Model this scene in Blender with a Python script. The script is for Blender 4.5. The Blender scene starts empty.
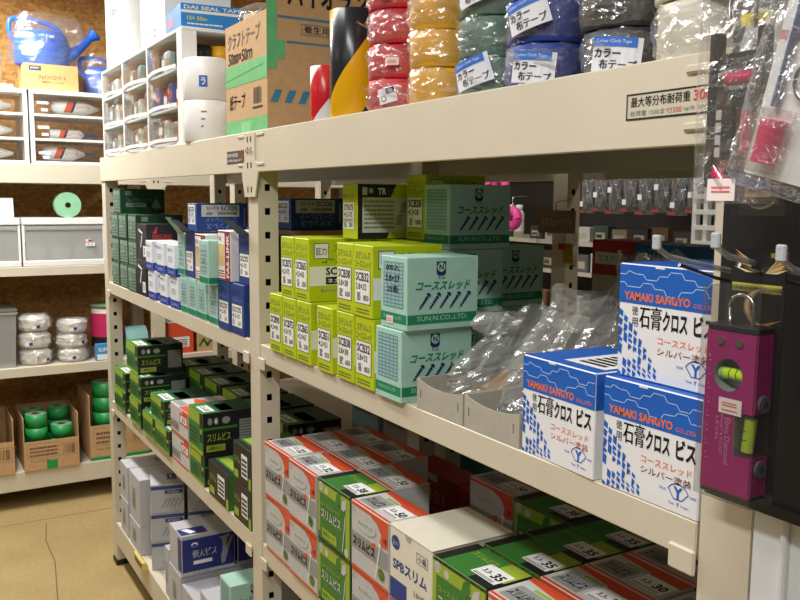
import bpy, bmesh, math, random
from mathutils import Vector, Matrix, noise as mnoise

random.seed(7)
SC = bpy.context.scene
COL = SC.collection

# ---------------------------------------------------------------- camera
cam_data = bpy.data.cameras.new('camera')
cam = bpy.data.objects.new('camera', cam_data)
COL.objects.link(cam)
cam_data.sensor_width = 36.0
cam_data.lens = 846.41 / 800.0 * 36.0
cam_data.clip_start = 0.05
CAM_POS = Vector((1.7157, -0.6530, 1.3939))
_yaw, _pitch, _roll = 0.5358, -0.1196, 0.0083
_fw = Vector((-math.cos(_yaw)*math.cos(_pitch), math.sin(_yaw)*math.cos(_pitch), math.sin(_pitch)))
_rt = _fw.cross(Vector((0, 0, 1))).normalized()
_up = _rt.cross(_fw)
_r2 = math.cos(_roll)*_rt + math.sin(_roll)*_up
_u2 = -math.sin(_roll)*_rt + math.cos(_roll)*_up
cam.matrix_world = Matrix(((_r2.x, _u2.x, -_fw.x, CAM_POS.x),
                           (_r2.y, _u2.y, -_fw.y, CAM_POS.y),
                           (_r2.z, _u2.z, -_fw.z, CAM_POS.z),
                           (0, 0, 0, 1)))
SC.camera = cam

# ---------------------------------------------------------------- light and exposure
SC.view_settings.view_transform = 'Standard'
SC.view_settings.look = 'None'
SC.view_settings.gamma = 1.0
SC.view_settings.use_curve_mapping = False
SC.view_settings.exposure = -0.55
SC.cycles.transparent_max_bounces = 32
SC.cycles.max_bounces = 8

world = bpy.data.worlds.new('store_ambience')
SC.world = world
world.use_nodes = True
world.node_tree.nodes['Background'].inputs[0].default_value = (1.0, 0.95, 0.88, 1)
world.node_tree.nodes['Background'].inputs[1].default_value = 0.02

def tube_light(x, y, z, length, power, rot=0.0, width=0.16):
    ld = bpy.data.lights.new('fluorescent_light', 'AREA')
    ld.shape = 'RECTANGLE'
    ld.size = length
    ld.size_y = width
    ld.energy = power
    ld.color = (1.0, 0.995, 0.985)
    lo = bpy.data.objects.new('fluorescent_light', ld)
    lo.location = (x, y, z)
    lo.rotation_euler = (0, 0, rot)
    COL.objects.link(lo)

LIGHT_Z = 2.36
LAMPS = ((-1.72, -0.45, 66), (-0.15, -0.55, 20), (1.55, -1.00, 42), (-1.4, 1.45, 14), (0.0, 1.45, 14), (-0.8, -2.4, 8), (1.4, -2.4, 8))
for lx, ly, pw in LAMPS:
    tube_light(lx, ly, LIGHT_Z, 1.2, pw)

# ---------------------------------------------------------------- materials
def lin(c):
    out = []
    for v in c:
        v = v / 255.0
        out.append(v/12.92 if v <= 0.04045 else ((v+0.055)/1.055)**2.4)
    return tuple(out) + (1.0,)

_M = {}
def mat(key, rgb, rough=0.5, metal=0.0, var=0.06, scale=30.0, bump=0.0, spec=0.5, emit=0.0, trans=0.0):
    """Principled material with a little procedural tone variation."""
    if key in _M:
        return _M[key]
    m = bpy.data.materials.new(key)
    m.use_nodes = True
    nt = m.node_tree
    b = nt.nodes['Principled BSDF']
    c = lin(rgb)
    tc = nt.nodes.new('ShaderNodeTexCoord')
    n = nt.nodes.new('ShaderNodeTexNoise')
    n.inputs['Scale'].default_value = scale
    n.inputs['Detail'].default_value = 4
    nt.links.new(tc.outputs['Object'], n.inputs['Vector'])
    r = nt.nodes.new('ShaderNodeValToRGB')
    lo = tuple(max(0, x*(1-var)) for x in c[:3]) + (1,)
    hi = tuple(min(1, x*(1+var)) for x in c[:3]) + (1,)
    r.color_ramp.elements[0].color = lo
    r.color_ramp.elements[0].position = 0.3
    r.color_ramp.elements[1].color = hi
    r.color_ramp.elements[1].position = 0.7
    nt.links.new(n.outputs['Fac'], r.inputs['Fac'])
    nt.links.new(r.outputs['Color'], b.inputs['Base Color'])
    b.inputs['Roughness'].default_value = rough
    b.inputs['Metallic'].default_value = metal
    b.inputs['Specular IOR Level'].default_value = spec
    if emit:
        b.inputs['Emission Color'].default_value = c
        b.inputs['Emission Strength'].default_value = emit
    if bump:
        bp = nt.nodes.new('ShaderNodeBump')
        bp.inputs['Strength'].default_value = bump
        bp.inputs['Distance'].default_value = 0.002
        nt.links.new(n.outputs['Fac'], bp.inputs['Height'])
        nt.links.new(bp.outputs['Normal'], b.inputs['Normal'])
    _M[key] = m
    return m

def film(key, tint=(255, 255, 255), base=0.10, edge=0.45, rough=0.10, bump=0.6, scale=60.0, haze=0.0):
    """Clear plastic film or sheet: transparent, with glossy reflections and optional milky haze."""
    if key in _M:
        return _M[key]
    m = bpy.data.materials.new(key)
    m.use_nodes = True
    nt = m.node_tree
    nt.nodes.clear()
    out = nt.nodes.new('ShaderNodeOutputMaterial')
    tr = nt.nodes.new('ShaderNodeBsdfTransparent')
    tr.inputs[0].default_value = lin(tint)
    gl = nt.nodes.new('ShaderNodeBsdfGlossy')
    gl.inputs['Roughness'].default_value = rough
    lw = nt.nodes.new('ShaderNodeLayerWeight')
    lw.inputs['Blend'].default_value = 0.35
    mr = nt.nodes.new('ShaderNodeMapRange')
    mr.inputs['To Min'].default_value = base
    mr.inputs['To Max'].default_value = edge
    mx = nt.nodes.new('ShaderNodeMixShader')
    n = nt.nodes.new('ShaderNodeTexNoise')
    n.inputs['Scale'].default_value = scale
    n.inputs['Detail'].default_value = 3
    tc = nt.nodes.new('ShaderNodeTexCoord')
    bp = nt.nodes.new('ShaderNodeBump')
    bp.inputs['Strength'].default_value = bump
    bp.inputs['Distance'].default_value = 0.004
    nt.links.new(tc.outputs['Object'], n.inputs['Vector'])
    nt.links.new(n.outputs['Fac'], bp.inputs['Height'])
    nt.links.new(bp.outputs['Normal'], gl.inputs['Normal'])
    nt.links.new(lw.outputs['Facing'], mr.inputs['Value'])
    nt.links.new(mr.outputs['Result'], mx.inputs[0])
    nt.links.new(tr.outputs[0], mx.inputs[1])
    nt.links.new(gl.outputs[0], mx.inputs[2])
    last = mx
    if haze:
        df = nt.nodes.new('ShaderNodeBsdfDiffuse')
        df.inputs[0].default_value = (0.9, 0.9, 0.88, 1)
        mh = nt.nodes.new('ShaderNodeMixShader')
        mh.inputs[0].default_value = haze
        nt.links.new(mx.outputs[0], mh.inputs[1])
        nt.links.new(df.outputs[0], mh.inputs[2])
        last = mh
    nt.links.new(last.outputs[0], out.inputs[0])
    _M[key] = m
    return m

STEEL = mat('cream_painted_steel', (214, 204, 182), 0.42, var=0.03, scale=8)
STEEL_DK = mat('cream_painted_steel_shelf', (200, 193, 174), 0.5, var=0.03, scale=8)
WHITE = mat('white_plastic', (240, 240, 236), 0.35, var=0.02)
PAPERW = mat('white_paper', (238, 238, 234), 0.6, var=0.02)
INK = mat('black_ink', (22, 22, 22), 0.5, var=0.0)
GREYINK = mat('grey_ink', (120, 122, 118), 0.5, var=0.0)
KRAFT = mat('kraft_cardboard', (196, 158, 112), 0.8, var=0.07, scale=60)
KRAFT_DK = mat('kraft_cardboard_inside', (150, 118, 82), 0.85, var=0.08, scale=60)
GREYBOARD = mat('grey_cardboard', (178, 172, 158), 0.8, var=0.06, scale=80)
BLACKPL = mat('black_plastic', (24, 24, 25), 0.4, var=0.05)
CHROME = mat('bright_steel', (200, 202, 205), 0.18, metal=1.0, var=0.03)
HOLE_SHADE = mat('painted_hole_shade', (16, 14, 12), 0.9, var=0.0)
CLEARFILM = film('clear_film', base=0.14, edge=0.6, rough=0.14, bump=1.0, scale=70, haze=0.05)
BAGFILM = film('polythene_bag', tint=(246, 246, 242), base=0.10, edge=0.55, rough=0.16, bump=0.8, scale=55, haze=0.16)
CLEARBOX = film('clear_plastic_sheet', tint=(240, 240, 238), base=0.035, edge=0.45, rough=0.06, bump=0.15, scale=20, haze=0.012)
HAZYBOX = film('frosted_plastic_sheet', tint=(225, 225, 222), base=0.05, edge=0.3, rough=0.2, bump=0.2, scale=20, haze=0.30)

# ---------------------------------------------------------------- mesh helpers
class MB:
    """Collects shapes for ONE mesh object."""
    def __init__(self):
        self.v = []; self.f = []; self.m = []; self.mats = []; self.s = []
    def mi(self, m):
        if m not in self.mats:
            self.mats.append(m)
        return self.mats.index(m)
    def add(self, verts, faces, m, smooth=False):
        o = len(self.v); k = self.mi(m)
        self.v.extend([tuple(p) for p in verts])
        for fc in faces:
            self.f.append([o+i for i in fc]); self.m.append(k); self.s.append(smooth)
        return self
    def quad(self, a, b, c, d, m):
        return self.add([a, b, c, d], [(0, 1, 2, 3)], m)
    def box(self, x0, x1, y0, y1, z0, z1, m, bev=0.0):
        if bev <= 0:
            vs = [(x0,y0,z0),(x1,y0,z0),(x1,y1,z0),(x0,y1,z0),(x0,y0,z1),(x1,y0,z1),(x1,y1,z1),(x0,y1,z1)]
            fs = [(0,3,2,1),(4,5,6,7),(0,1,5,4),(1,2,6,5),(2,3,7,6),(3,0,4,7)]
            return self.add(vs, fs, m)
        vs, fs, _ = chamfer_box(x0, x1, y0, y1, z0, z1, bev)
        return self.add(vs, fs, m)
    def prism(self, poly, axis, a0, a1, m):
        """poly: 2D points (counter-clockwise); extruded along an axis from a0 to a1."""
        n = len(poly)
        def P(p, a):
            if axis == 'y': return (p[0], a, p[1])
            if axis == 'x': return (a, p[0], p[1])
            return (p[0], p[1], a)
        vs = [P(p, a0) for p in poly] + [P(p, a1) for p in poly]
        fs = [tuple(range(n)), tuple(range(2*n-1, n-1, -1))]
        for i in range(n):
            j = (i+1) % n
            fs.append((i, i+n, j+n, j))
        return self.add(vs, fs, m)
    def cyl(self, p0, p1, r0, m, r1=None, n=20, caps=True, smooth=True):
        p0 = Vector(p0); p1 = Vector(p1)
        if r1 is None: r1 = r0
        ax = (p1-p0).normalized()
        t = Vector((0,0,1)) if abs(ax.z) < 0.9 else Vector((1,0,0))
        u = ax.cross(t).normalized(); w = ax.cross(u)
        vs = []
        for (p, r) in ((p0, r0), (p1, r1)):
            for i in range(n):
                a = 2*math.pi*i/n
                vs.append(p + r*(math.cos(a)*u + math.sin(a)*w))
        fs = [(i, (i+1) % n, n+(i+1) % n, n+i) for i in range(n)]
        self.add(vs, fs, m, smooth)
        if caps:
            self.add(vs[:n], [tuple(range(n-1, -1, -1))], m)
            self.add(vs[n:], [tuple(range(n))], m)
        return self
    def tube(self, path, r, m, n=8, caps=True, smooth=True):
        path = [Vector(p) for p in path]
        rs = r if isinstance(r, (list, tuple)) else [r]*len(path)
        vs = []
        u = None
        for i, p in enumerate(path):
            d = (path[min(i+1, len(path)-1)] - path[max(i-1, 0)]).normalized()
            if u is None:
                t = Vector((0,0,1)) if abs(d.z) < 0.9 else Vector((1,0,0))
                u = d.cross(t).normalized()
            else:
                u = (u - d*u.dot(d)).normalized()
            w = d.cross(u)
            for k in range(n):
                a = 2*math.pi*k/n
                vs.append(p + rs[i]*(math.cos(a)*u + math.sin(a)*w))
        fs = []
        for i in range(len(path)-1):
            for k in range(n):
                fs.append((i*n+k, i*n+(k+1) % n, (i+1)*n+(k+1) % n, (i+1)*n+k))
        self.add(vs, fs, m, smooth)
        if caps:
            self.add(vs[:n], [tuple(range(n-1, -1, -1))], m)
            self.add(vs[-n:], [tuple(range(n))], m)
        return self
    def lathe(self, prof, m, c=(0,0,0), n=28, smooth=True, sx=1.0, sy=1.0):
        """prof: (r, z) from bottom to top, around z."""
        vs = []; fs = []
        for (r, z) in prof:
            for k in range(n):
                a = 2*math.pi*k/n
                vs.append((c[0]+sx*r*math.cos(a), c[1]+sy*r*math.sin(a), c[2]+z))
        for i in range(len(prof)-1):
            for k in range(n):
                fs.append((i*n+k, i*n+(k+1) % n, (i+1)*n+(k+1) % n, (i+1)*n+k))
        return self.add(vs, fs, m, smooth)
    # ---- flat print on a face: fn maps (a, b) on the face to a point
    def rect(self, fn, a0, b0, a1, b1, m):
        return self.add([fn(a0,b0), fn(a1,b0), fn(a1,b1), fn(a0,b1)], [(0,1,2,3)], m)
    def poly(self, fn, pts, m):
        return self.add([fn(*p) for p in pts], [tuple(range(len(pts)))], m)
    def disc(self, fn, a, b, r, m, n=20, ry=None):
        ry = ry or r
        return self.poly(fn, [(a+r*math.cos(2*math.pi*i/n), b+ry*math.sin(2*math.pi*i/n)) for i in range(n)], m)
    def line(self, fn, pts, w, m):
        for (p, q) in zip(pts[:-1], pts[1:]):
            dx, dy = q[0]-p[0], q[1]-p[1]
            L = math.hypot(dx, dy) or 1e-9
            nx, ny = -dy/L*w/2, dx/L*w/2
            ex, ey = dx/L*w*0.3, dy/L*w*0.3
            self.poly(fn, [(p[0]-nx-ex, p[1]-ny-ey), (q[0]-nx+ex, q[1]-ny+ey), (q[0]+nx+ex, q[1]+ny+ey), (p[0]+nx-ex, p[1]+ny-ey)], m)
        return self
    def frame(self, fn, a0, b0, a1, b1, t, m):
        self.rect(fn, a0, b0, a1, b0+t, m); self.rect(fn, a0, b1-t, a1, b1, m)
        self.rect(fn, a0, b0+t, a0+t, b1-t, m); self.rect(fn, a1-t, b0+t, a1, b1-t, m)
        return self
    def text(self, fn, s, a, b, W, H, m, shear=0.0, bold=0.0, rot=0.0):
        """Lettering that fills the rectangle (a, b, a+W, b+H); W None keeps its proportions."""
        vs, fs, asp = glyphs(s, bold)
        if W is None: W = H*asp
        pts = []
        ca, sa = math.cos(rot), math.sin(rot)
        for (x, y) in vs:
            px = x*W + shear*y*H; py = y*H
            if rot:
                px, py = px*ca - py*sa, px*sa + py*ca
            pts.append(fn(a+px, b+py))
        return self.add(pts, fs, m)
    def build(self, name, parent=None, loc=(0,0,0), rotz=0.0):
        me = bpy.data.meshes.new(name)
        me.from_pydata(self.v, [], self.f)
        for m in self.mats: me.materials.append(m)
        me.polygons.foreach_set('material_index', self.m)
        me.polygons.foreach_set('use_smooth', self.s)
        me.update()
        o = bpy.data.objects.new(name, me)
        COL.objects.link(o)
        o.location = loc
        o.rotation_euler = (0, 0, rotz)
        if parent is not None: o.parent = parent
        return o

def chamfer_box(x0, x1, y0, y1, z0, z1, b):
    """Box with chamfered edges: verts, faces, face normals' axis tag."""
    X = (x0, x1); Y = (y0, y1); Z = (z0, z1)
    vs = []; idx = {}
    for i in (0, 1):
        for j in (0, 1):
            for k in (0, 1):
                c = (X[i], Y[j], Z[k]); s = (b if i == 0 else -b, b if j == 0 else -b, b if k == 0 else -b)
                idx[(i,j,k,'x')] = len(vs); vs.append((c[0], c[1]+s[1], c[2]+s[2]))
                idx[(i,j,k,'y')] = len(vs); vs.append((c[0]+s[0], c[1], c[2]+s[2]))
                idx[(i,j,k,'z')] = len(vs); vs.append((c[0]+s[0], c[1]+s[1], c[2]))
    I = lambda *a: idx[a]
    fs = []; tags = []
    def F(f, t): fs.append(f); tags.append(t)
    F((I(0,0,0,'x'), I(0,0,1,'x'), I(0,1,1,'x'), I(0,1,0,'x')), 'left')
    F((I(1,0,0,'x'), I(1,1,0,'x'), I(1,1,1,'x'), I(1,0,1,'x')), 'right')
    F((I(0,0,0,'y'), I(1,0,0,'y'), I(1,0,1,'y'), I(0,0,1,'y')), 'front')
    F((I(0,1,0,'y'), I(0,1,1,'y'), I(1,1,1,'y'), I(1,1,0,'y')), 'back')
    F((I(0,0,0,'z'), I(0,1,0,'z'), I(1,1,0,'z'), I(1,0,0,'z')), 'bottom')
    F((I(0,0,1,'z'), I(1,0,1,'z'), I(1,1,1,'z'), I(0,1,1,'z')), 'top')
    for j in (0, 1):
        for k in (0, 1):   # edges along x
            F((I(0,j,k,'y'), I(1,j,k,'y'), I(1,j,k,'z'), I(0,j,k,'z')), 'front' if j == 0 else 'back')
    for i in (0, 1):
        for k in (0, 1):   # edges along y
            F((I(i,0,k,'x'), I(i,1,k,'x'), I(i,1,k,'z'), I(i,0,k,'z')), 'left' if i == 0 else 'right')
    for i in (0, 1):
        for j in (0, 1):   # edges along z
            F((I(i,j,0,'x'), I(i,j,1,'x'), I(i,j,1,'y'), I(i,j,0,'y')), 'front' if j == 0 else 'back')
    for i in (0, 1):
        for j in (0, 1):
            for k in (0, 1):
                F((I(i,j,k,'x'), I(i,j,k,'y'), I(i,j,k,'z')), 'top' if k else 'bottom')
    c = Vector(((x0+x1)/2, (y0+y1)/2, (z0+z1)/2))
    for q, f in enumerate(fs):
        a, b_, c_ = Vector(vs[f[0]]), Vector(vs[f[1]]), Vector(vs[f[2]])
        n = (b_-a).cross(c_-a)
        if n.dot(a-c) < 0: fs[q] = tuple(reversed(f))
    return vs, fs, tags

_G = {}
def glyphs(s, bold=0.0):
    key = (s, bold)
    if key in _G: return _G[key]
    cu = bpy.data.curves.new('lettering', 'FONT')
    cu.body = s; cu.size = 1.0; cu.resolution_u = 2
    dense = any(ord(ch) > 0x4e00 for ch in s)
    if not dense: cu.offset = bold*0.5
    ob = bpy.data.objects.new('lettering', cu)
    COL.objects.link(ob)
    bpy.context.view_layer.update()
    ev = ob.evaluated_get(bpy.context.evaluated_depsgraph_get())
    me = ev.to_mesh()
    vs = [(v.co.x, v.co.y) for v in me.vertices]
    fs = [tuple(p.vertices) for p in me.polygons]
    ev.to_mesh_clear()
    bpy.data.objects.remove(ob); bpy.data.curves.remove(cu)
    if dense and bold:
        n = len(vs)
        vs = vs + [(x+bold, y) for x, y in vs]
        fs = fs + [tuple(i+n for i in f) for f in fs]
    x0 = min(v[0] for v in vs); x1 = max(v[0] for v in vs)
    y0 = min(v[1] for v in vs); y1 = max(v[1] for v in vs)
    w = max(x1-x0, 1e-6); h = max(y1-y0, 1e-6)
    vs = [((x-x0)/w, (y-y0)/h) for x, y in vs]
    _G[key] = (vs, fs, w/h)
    return _G[key]

def face(side, w, d, h, e=0.0004):
    """(a, b) on one side of a w x d x h box standing at the origin -> point."""
    if side == 'front': return lambda a, b: (a, -e, b)
    if side == 'right': return lambda a, b: (w+e, a, b)
    if side == 'top':   return lambda a, b: (a, b, h+e)
    if side == 'left':  return lambda a, b: (-e, d-a, b)
    if side == 'back':  return lambda a, b: (w-a, d+e, b)
    raise ValueError(side)

def upside(fn, W, H):
    return lambda a, b: fn(W-a, H-b)

def thing(name, label, cat, loc=(0,0,0), rotz=0.0, group=None):
    o = bpy.data.objects.new(name, None)
    o.empty_display_size = 0.02
    COL.objects.link(o)
    o.location = loc; o.rotation_euler = (0, 0, rotz)
    tag(o, label, cat, group)
    return o

def tag(o, label, cat, group=None):
    o['label'] = label; o['category'] = cat
    if group: o['group'] = group
    return o

def struct(o):
    o['kind'] = 'structure'
    return o

def dup(root, loc, rotz=None, label=None, group=None):
    r = root.copy(); COL.objects.link(r)
    r.location = loc
    if rotz is not None: r.rotation_euler = (0, 0, rotz)
    if label: r['label'] = label
    if group: r['group'] = group
    for ch in list(root.children):
        c = ch.copy(); COL.objects.link(c); c.parent = r
        for g in list(ch.children):
            k = g.copy(); COL.objects.link(k); k.parent = c
    return r

def jit(a): return random.uniform(-a, a)

def carton(parent, w, d, h, mats, name='carton', bev=0.0012):
    """Closed carton: mats = dict side -> material, 'all' as fallback. Flap seams are cut lines on top."""
    vs, fs, tags = chamfer_box(0, w, 0, d, 0, h, bev)
    mb = MB()
    mb.v = list(vs)
    for f, t in zip(fs, tags):
        mb.f.append(list(f)); mb.m.append(mb.mi(mats.get(t, mats['all']))); mb.s.append(False)
    return mb.build(name, parent)
# ---------------------------------------------------------------- the room
def node_mat(key):
    m = bpy.data.materials.new(key); m.use_nodes = True
    _M[key] = m
    return m, m.node_tree, m.node_tree.nodes['Principled BSDF']

def floor_material():
    m, nt, b = node_mat('ochre_sheet_floor')
    tc = nt.nodes.new('ShaderNodeTexCoord')
    n1 = nt.nodes.new('ShaderNodeTexNoise'); n1.inputs['Scale'].default_value = 3.0; n1.inputs['Detail'].default_value = 8
    n2 = nt.nodes.new('ShaderNodeTexNoise'); n2.inputs['Scale'].default_value = 60.0; n2.inputs['Detail'].default_value = 4
    mx = nt.nodes.new('ShaderNodeMix'); mx.data_type = 'FLOAT'; mx.inputs[0].default_value = 0.4
    r = nt.nodes.new('ShaderNodeValToRGB')
    r.color_ramp.elements[0].position = 0.35; r.color_ramp.elements[0].color = lin((162, 138, 90))
    r.color_ramp.elements[1].position = 0.65; r.color_ramp.elements[1].color = lin((184, 160, 108))
    nt.links.new(tc.outputs['Object'], n1.inputs['Vector']); nt.links.new(tc.outputs['Object'], n2.inputs['Vector'])
    nt.links.new(n1.outputs['Fac'], mx.inputs[2]); nt.links.new(n2.outputs['Fac'], mx.inputs[3])
    nt.links.new(mx.outputs[0], r.inputs['Fac']); nt.links.new(r.outputs['Color'], b.inputs['Base Color'])
    b.inputs['Roughness'].default_value = 0.55
    return m

def osb_material():
    m, nt, b = node_mat('oriented_strand_board')
    tc = nt.nodes.new('ShaderNodeTexCoord')
    mp = nt.nodes.new('ShaderNodeMapping'); mp.inputs['Scale'].default_value = (1, 46, 75); mp.inputs['Rotation'].default_value = (0.5, 0, 0)
    v = nt.nodes.new('ShaderNodeTexVoronoi'); v.inputs['Scale'].default_value = 1.0; v.inputs['Randomness'].default_value = 1.0
    n = nt.nodes.new('ShaderNodeTexNoise'); n.inputs['Scale'].default_value = 34.0; n.inputs['Detail'].default_value = 8; n.inputs['Distortion'].default_value = 1.6
    mx = nt.nodes.new('ShaderNodeMix'); mx.data_type = 'FLOAT'; mx.inputs[0].default_value = 0.7
    sep = nt.nodes.new('ShaderNodeSeparateColor')
    r = nt.nodes.new('ShaderNodeValToRGB')
    r.color_ramp.elements[0].position = 0.28; r.color_ramp.elements[0].color = lin((158, 108, 52))
    r.color_ramp.elements[1].position = 0.72; r.color_ramp.elements[1].color = lin((212, 160, 92))
    e = r.color_ramp.elements.new(0.5); e.color = lin((190, 138, 72))
    nt.links.new(tc.outputs['Object'], mp.inputs['Vector']); nt.links.new(mp.outputs['Vector'], v.inputs['Vector'])
    nt.links.new(tc.outputs['Object'], n.inputs['Vector'])
    nt.links.new(v.outputs['Color'], sep.inputs[0]); nt.links.new(sep.outputs[0], mx.inputs[2]); nt.links.new(n.outputs['Fac'], mx.inputs[3])
    nt.links.new(mx.outputs[0], r.inputs['Fac']); nt.links.new(r.outputs['Color'], b.inputs['Base Color'])
    b.inputs['Roughness'].default_value = 0.75
    return m

def slab(name, x0, x1, y0, y1, z0, z1, m):
    return struct(MB().box(x0, x1, y0, y1, z0, z1, m).build(name))

FLOOR = floor_material(); OSB = osb_material()
WALLP = mat('white_wall_paint', (226, 220, 206), 0.8, var=0.03, scale=4)
GREYW = mat('grey_wall_paint', (130, 127, 120), 0.8, var=0.05, scale=4)
XB = -2.75                                # strand board wall behind the far rack
slab('floor', XB-0.1, 4.0, -3.6, 3.4, -0.1, 0.0, FLOOR)
slab('ceiling', XB-0.1, 4.0, -3.6, 3.4, 2.50, 2.60, WALLP)
slab('wall_back', XB-0.1, XB, -3.6, 3.4, 0.0, 2.50, OSB)
slab('wall_right', XB, 4.0, 3.3, 3.4, 0.0, 2.50, WALLP)
slab('wall_left', XB, 4.0, -3.6, -3.5, 0.0, 2.50, GREYW)
slab('wall_front', 3.9, 4.0, -3.5, 3.3, 0.0, 2.50, GREYW)
# sheet joints and a crack in the floor
fj = MB()
SEAM = mat('floor_seam', (120, 98, 62), 0.8, var=0.1)
pts = [(-2.05, -0.17), (-1.85, -0.20), (-1.62, -0.20), (-1.3, -0.24), (-1.0, -0.25)]
for (p, q) in zip(pts[:-1], pts[1:]):
    fj.add([(p[0], p[1]-0.0022, 0.0005), (q[0], q[1]-0.0022, 0.0005), (q[0], q[1]+0.0022, 0.0005), (p[0], p[1]+0.0022, 0.0005)], [(0,1,2,3)], SEAM)
fj.add([(-2.1, -0.5, 0.0005), (-2.1, 0.3, 0.0005), (-2.094, 0.3, 0.0005), (-2.094, -0.5, 0.0005)], [(0,1,2,3)], SEAM)
struct(fj.build('trim_1'))

# ceiling fixtures that carry the light
for i, (lx, ly, pw) in enumerate(LAMPS):
    lf = MB().box(lx-0.62, lx+0.62, ly-0.11, ly+0.11, LIGHT_Z+0.02, 2.50, WHITE, bev=0.008).build('ceiling_light')
    tag(lf, 'long white fluorescent fitting on the store ceiling', 'ceiling light', 'fluorescent fittings')

# ---------------------------------------------------------------- steel racks
PW, PD = 0.056, 0.045
Z_HOLE0 = 1.414
def post_mesh(height, side_holes=True):
    """Hollow steel upright, front at y=0, slots on both sides at 50 mm pitch."""
    mb = MB()
    t = 0.0
    mb.quad((0,0,0), (PW,0,0), (PW,0,height), (0,0,height), STEEL)
    mb.quad((0,PD,0), (0,PD,height), (PW,PD,height), (PW,PD,0), STEEL)
    mb.quad((0,0,height), (PW,0,height), (PW,PD,height), (0,PD,height), STEEL)
    hy0, hy1, hh = 0.0150, 0.0270, 0.0072
    zs = [Z_HOLE0 - 0.05*i for i in range(28)]
    zs = sorted(z for z in zs if 0.03 < z < height-0.02)
    for x in (0.0, PW):
        prev = 0.0
        for z in zs:
            mb.quad((x,0,prev), (x,PD,prev), (x,PD,z-hh), (x,0,z-hh), STEEL)
            mb.quad((x,0,z-hh), (x,hy0,z-hh), (x,hy0,z+hh), (x,0,z+hh), STEEL)
            mb.quad((x,hy1,z-hh), (x,PD,z-hh), (x,PD,z+hh), (x,hy1,z+hh), STEEL)
            # pressed rim of the slot
            s = 0.0016 if x == 0.0 else -0.0016
            mb.quad((x,hy0,z-hh), (x+s,hy0,z-hh), (x+s,hy0,z+hh), (x,hy0,z+hh), STEEL)
            mb.quad((x,hy1,z-hh), (x+s,hy1,z-hh), (x+s,hy1,z+hh), (x,hy1,z+hh), STEEL)
            mb.quad((x,hy0,z-hh), (x+s,hy0,z-hh), (x+s,hy1,z-hh), (x,hy1,z-hh), STEEL)
            mb.quad((x,hy0,z+hh), (x+s,hy0,z+hh), (x+s,hy1,z+hh), (x,hy1,z+hh), STEEL)
            prev = z+hh
        mb.quad((x,0,prev), (x,PD,prev), (x,PD,height), (x,0,height), STEEL)
    # added dark core paints the shade seen through the slots
    mb.box(0.018, PW-0.018, 0.004, PD-0.004, 0.01, height-0.01, HOLE_SHADE)
    return mb

POST_H = 1.53
_post = {}
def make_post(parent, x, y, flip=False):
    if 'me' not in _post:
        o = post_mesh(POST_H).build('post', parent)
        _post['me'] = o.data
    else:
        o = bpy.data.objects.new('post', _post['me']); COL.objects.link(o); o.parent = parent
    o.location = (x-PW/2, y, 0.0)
    ft = MB().box(-0.004, PW+0.004, -0.004, PD+0.004, 0.0, 0.022, BLACKPL, bev=0.003).build('foot', o)
    return o

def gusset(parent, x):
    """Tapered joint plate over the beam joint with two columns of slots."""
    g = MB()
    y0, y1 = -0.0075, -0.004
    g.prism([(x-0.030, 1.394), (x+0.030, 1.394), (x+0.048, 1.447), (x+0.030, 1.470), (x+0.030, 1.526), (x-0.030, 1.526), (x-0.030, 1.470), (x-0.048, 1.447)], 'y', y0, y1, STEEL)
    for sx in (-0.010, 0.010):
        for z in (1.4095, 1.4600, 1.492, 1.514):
            g.box(x+sx-0.003, x+sx+0.003, y0-0.0004, y0, z-0.006, z+0.006, HOLE_SHADE)  # slots are not cut: dark boxes paint the shade inside them
    for s in (-1, 1):     # pressed ribs at the beam ends
        for z in (1.462, 1.522):
            g.box(min(x+s*0.034, x+s*0.075), max(x+s*0.034, x+s*0.075), -0.0065, -0.004, z-0.003, z+0.003, STEEL, bev=0.001)
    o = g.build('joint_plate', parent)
    bl = MB()
    for sx in (-0.010, 0.010):
        bl.cyl((x+sx, y0, 1.4905), (x+sx, y0-0.004, 1.4905), 0.0045, CHROME, n=10)
    bl.build('bolt', o)
    return o

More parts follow.
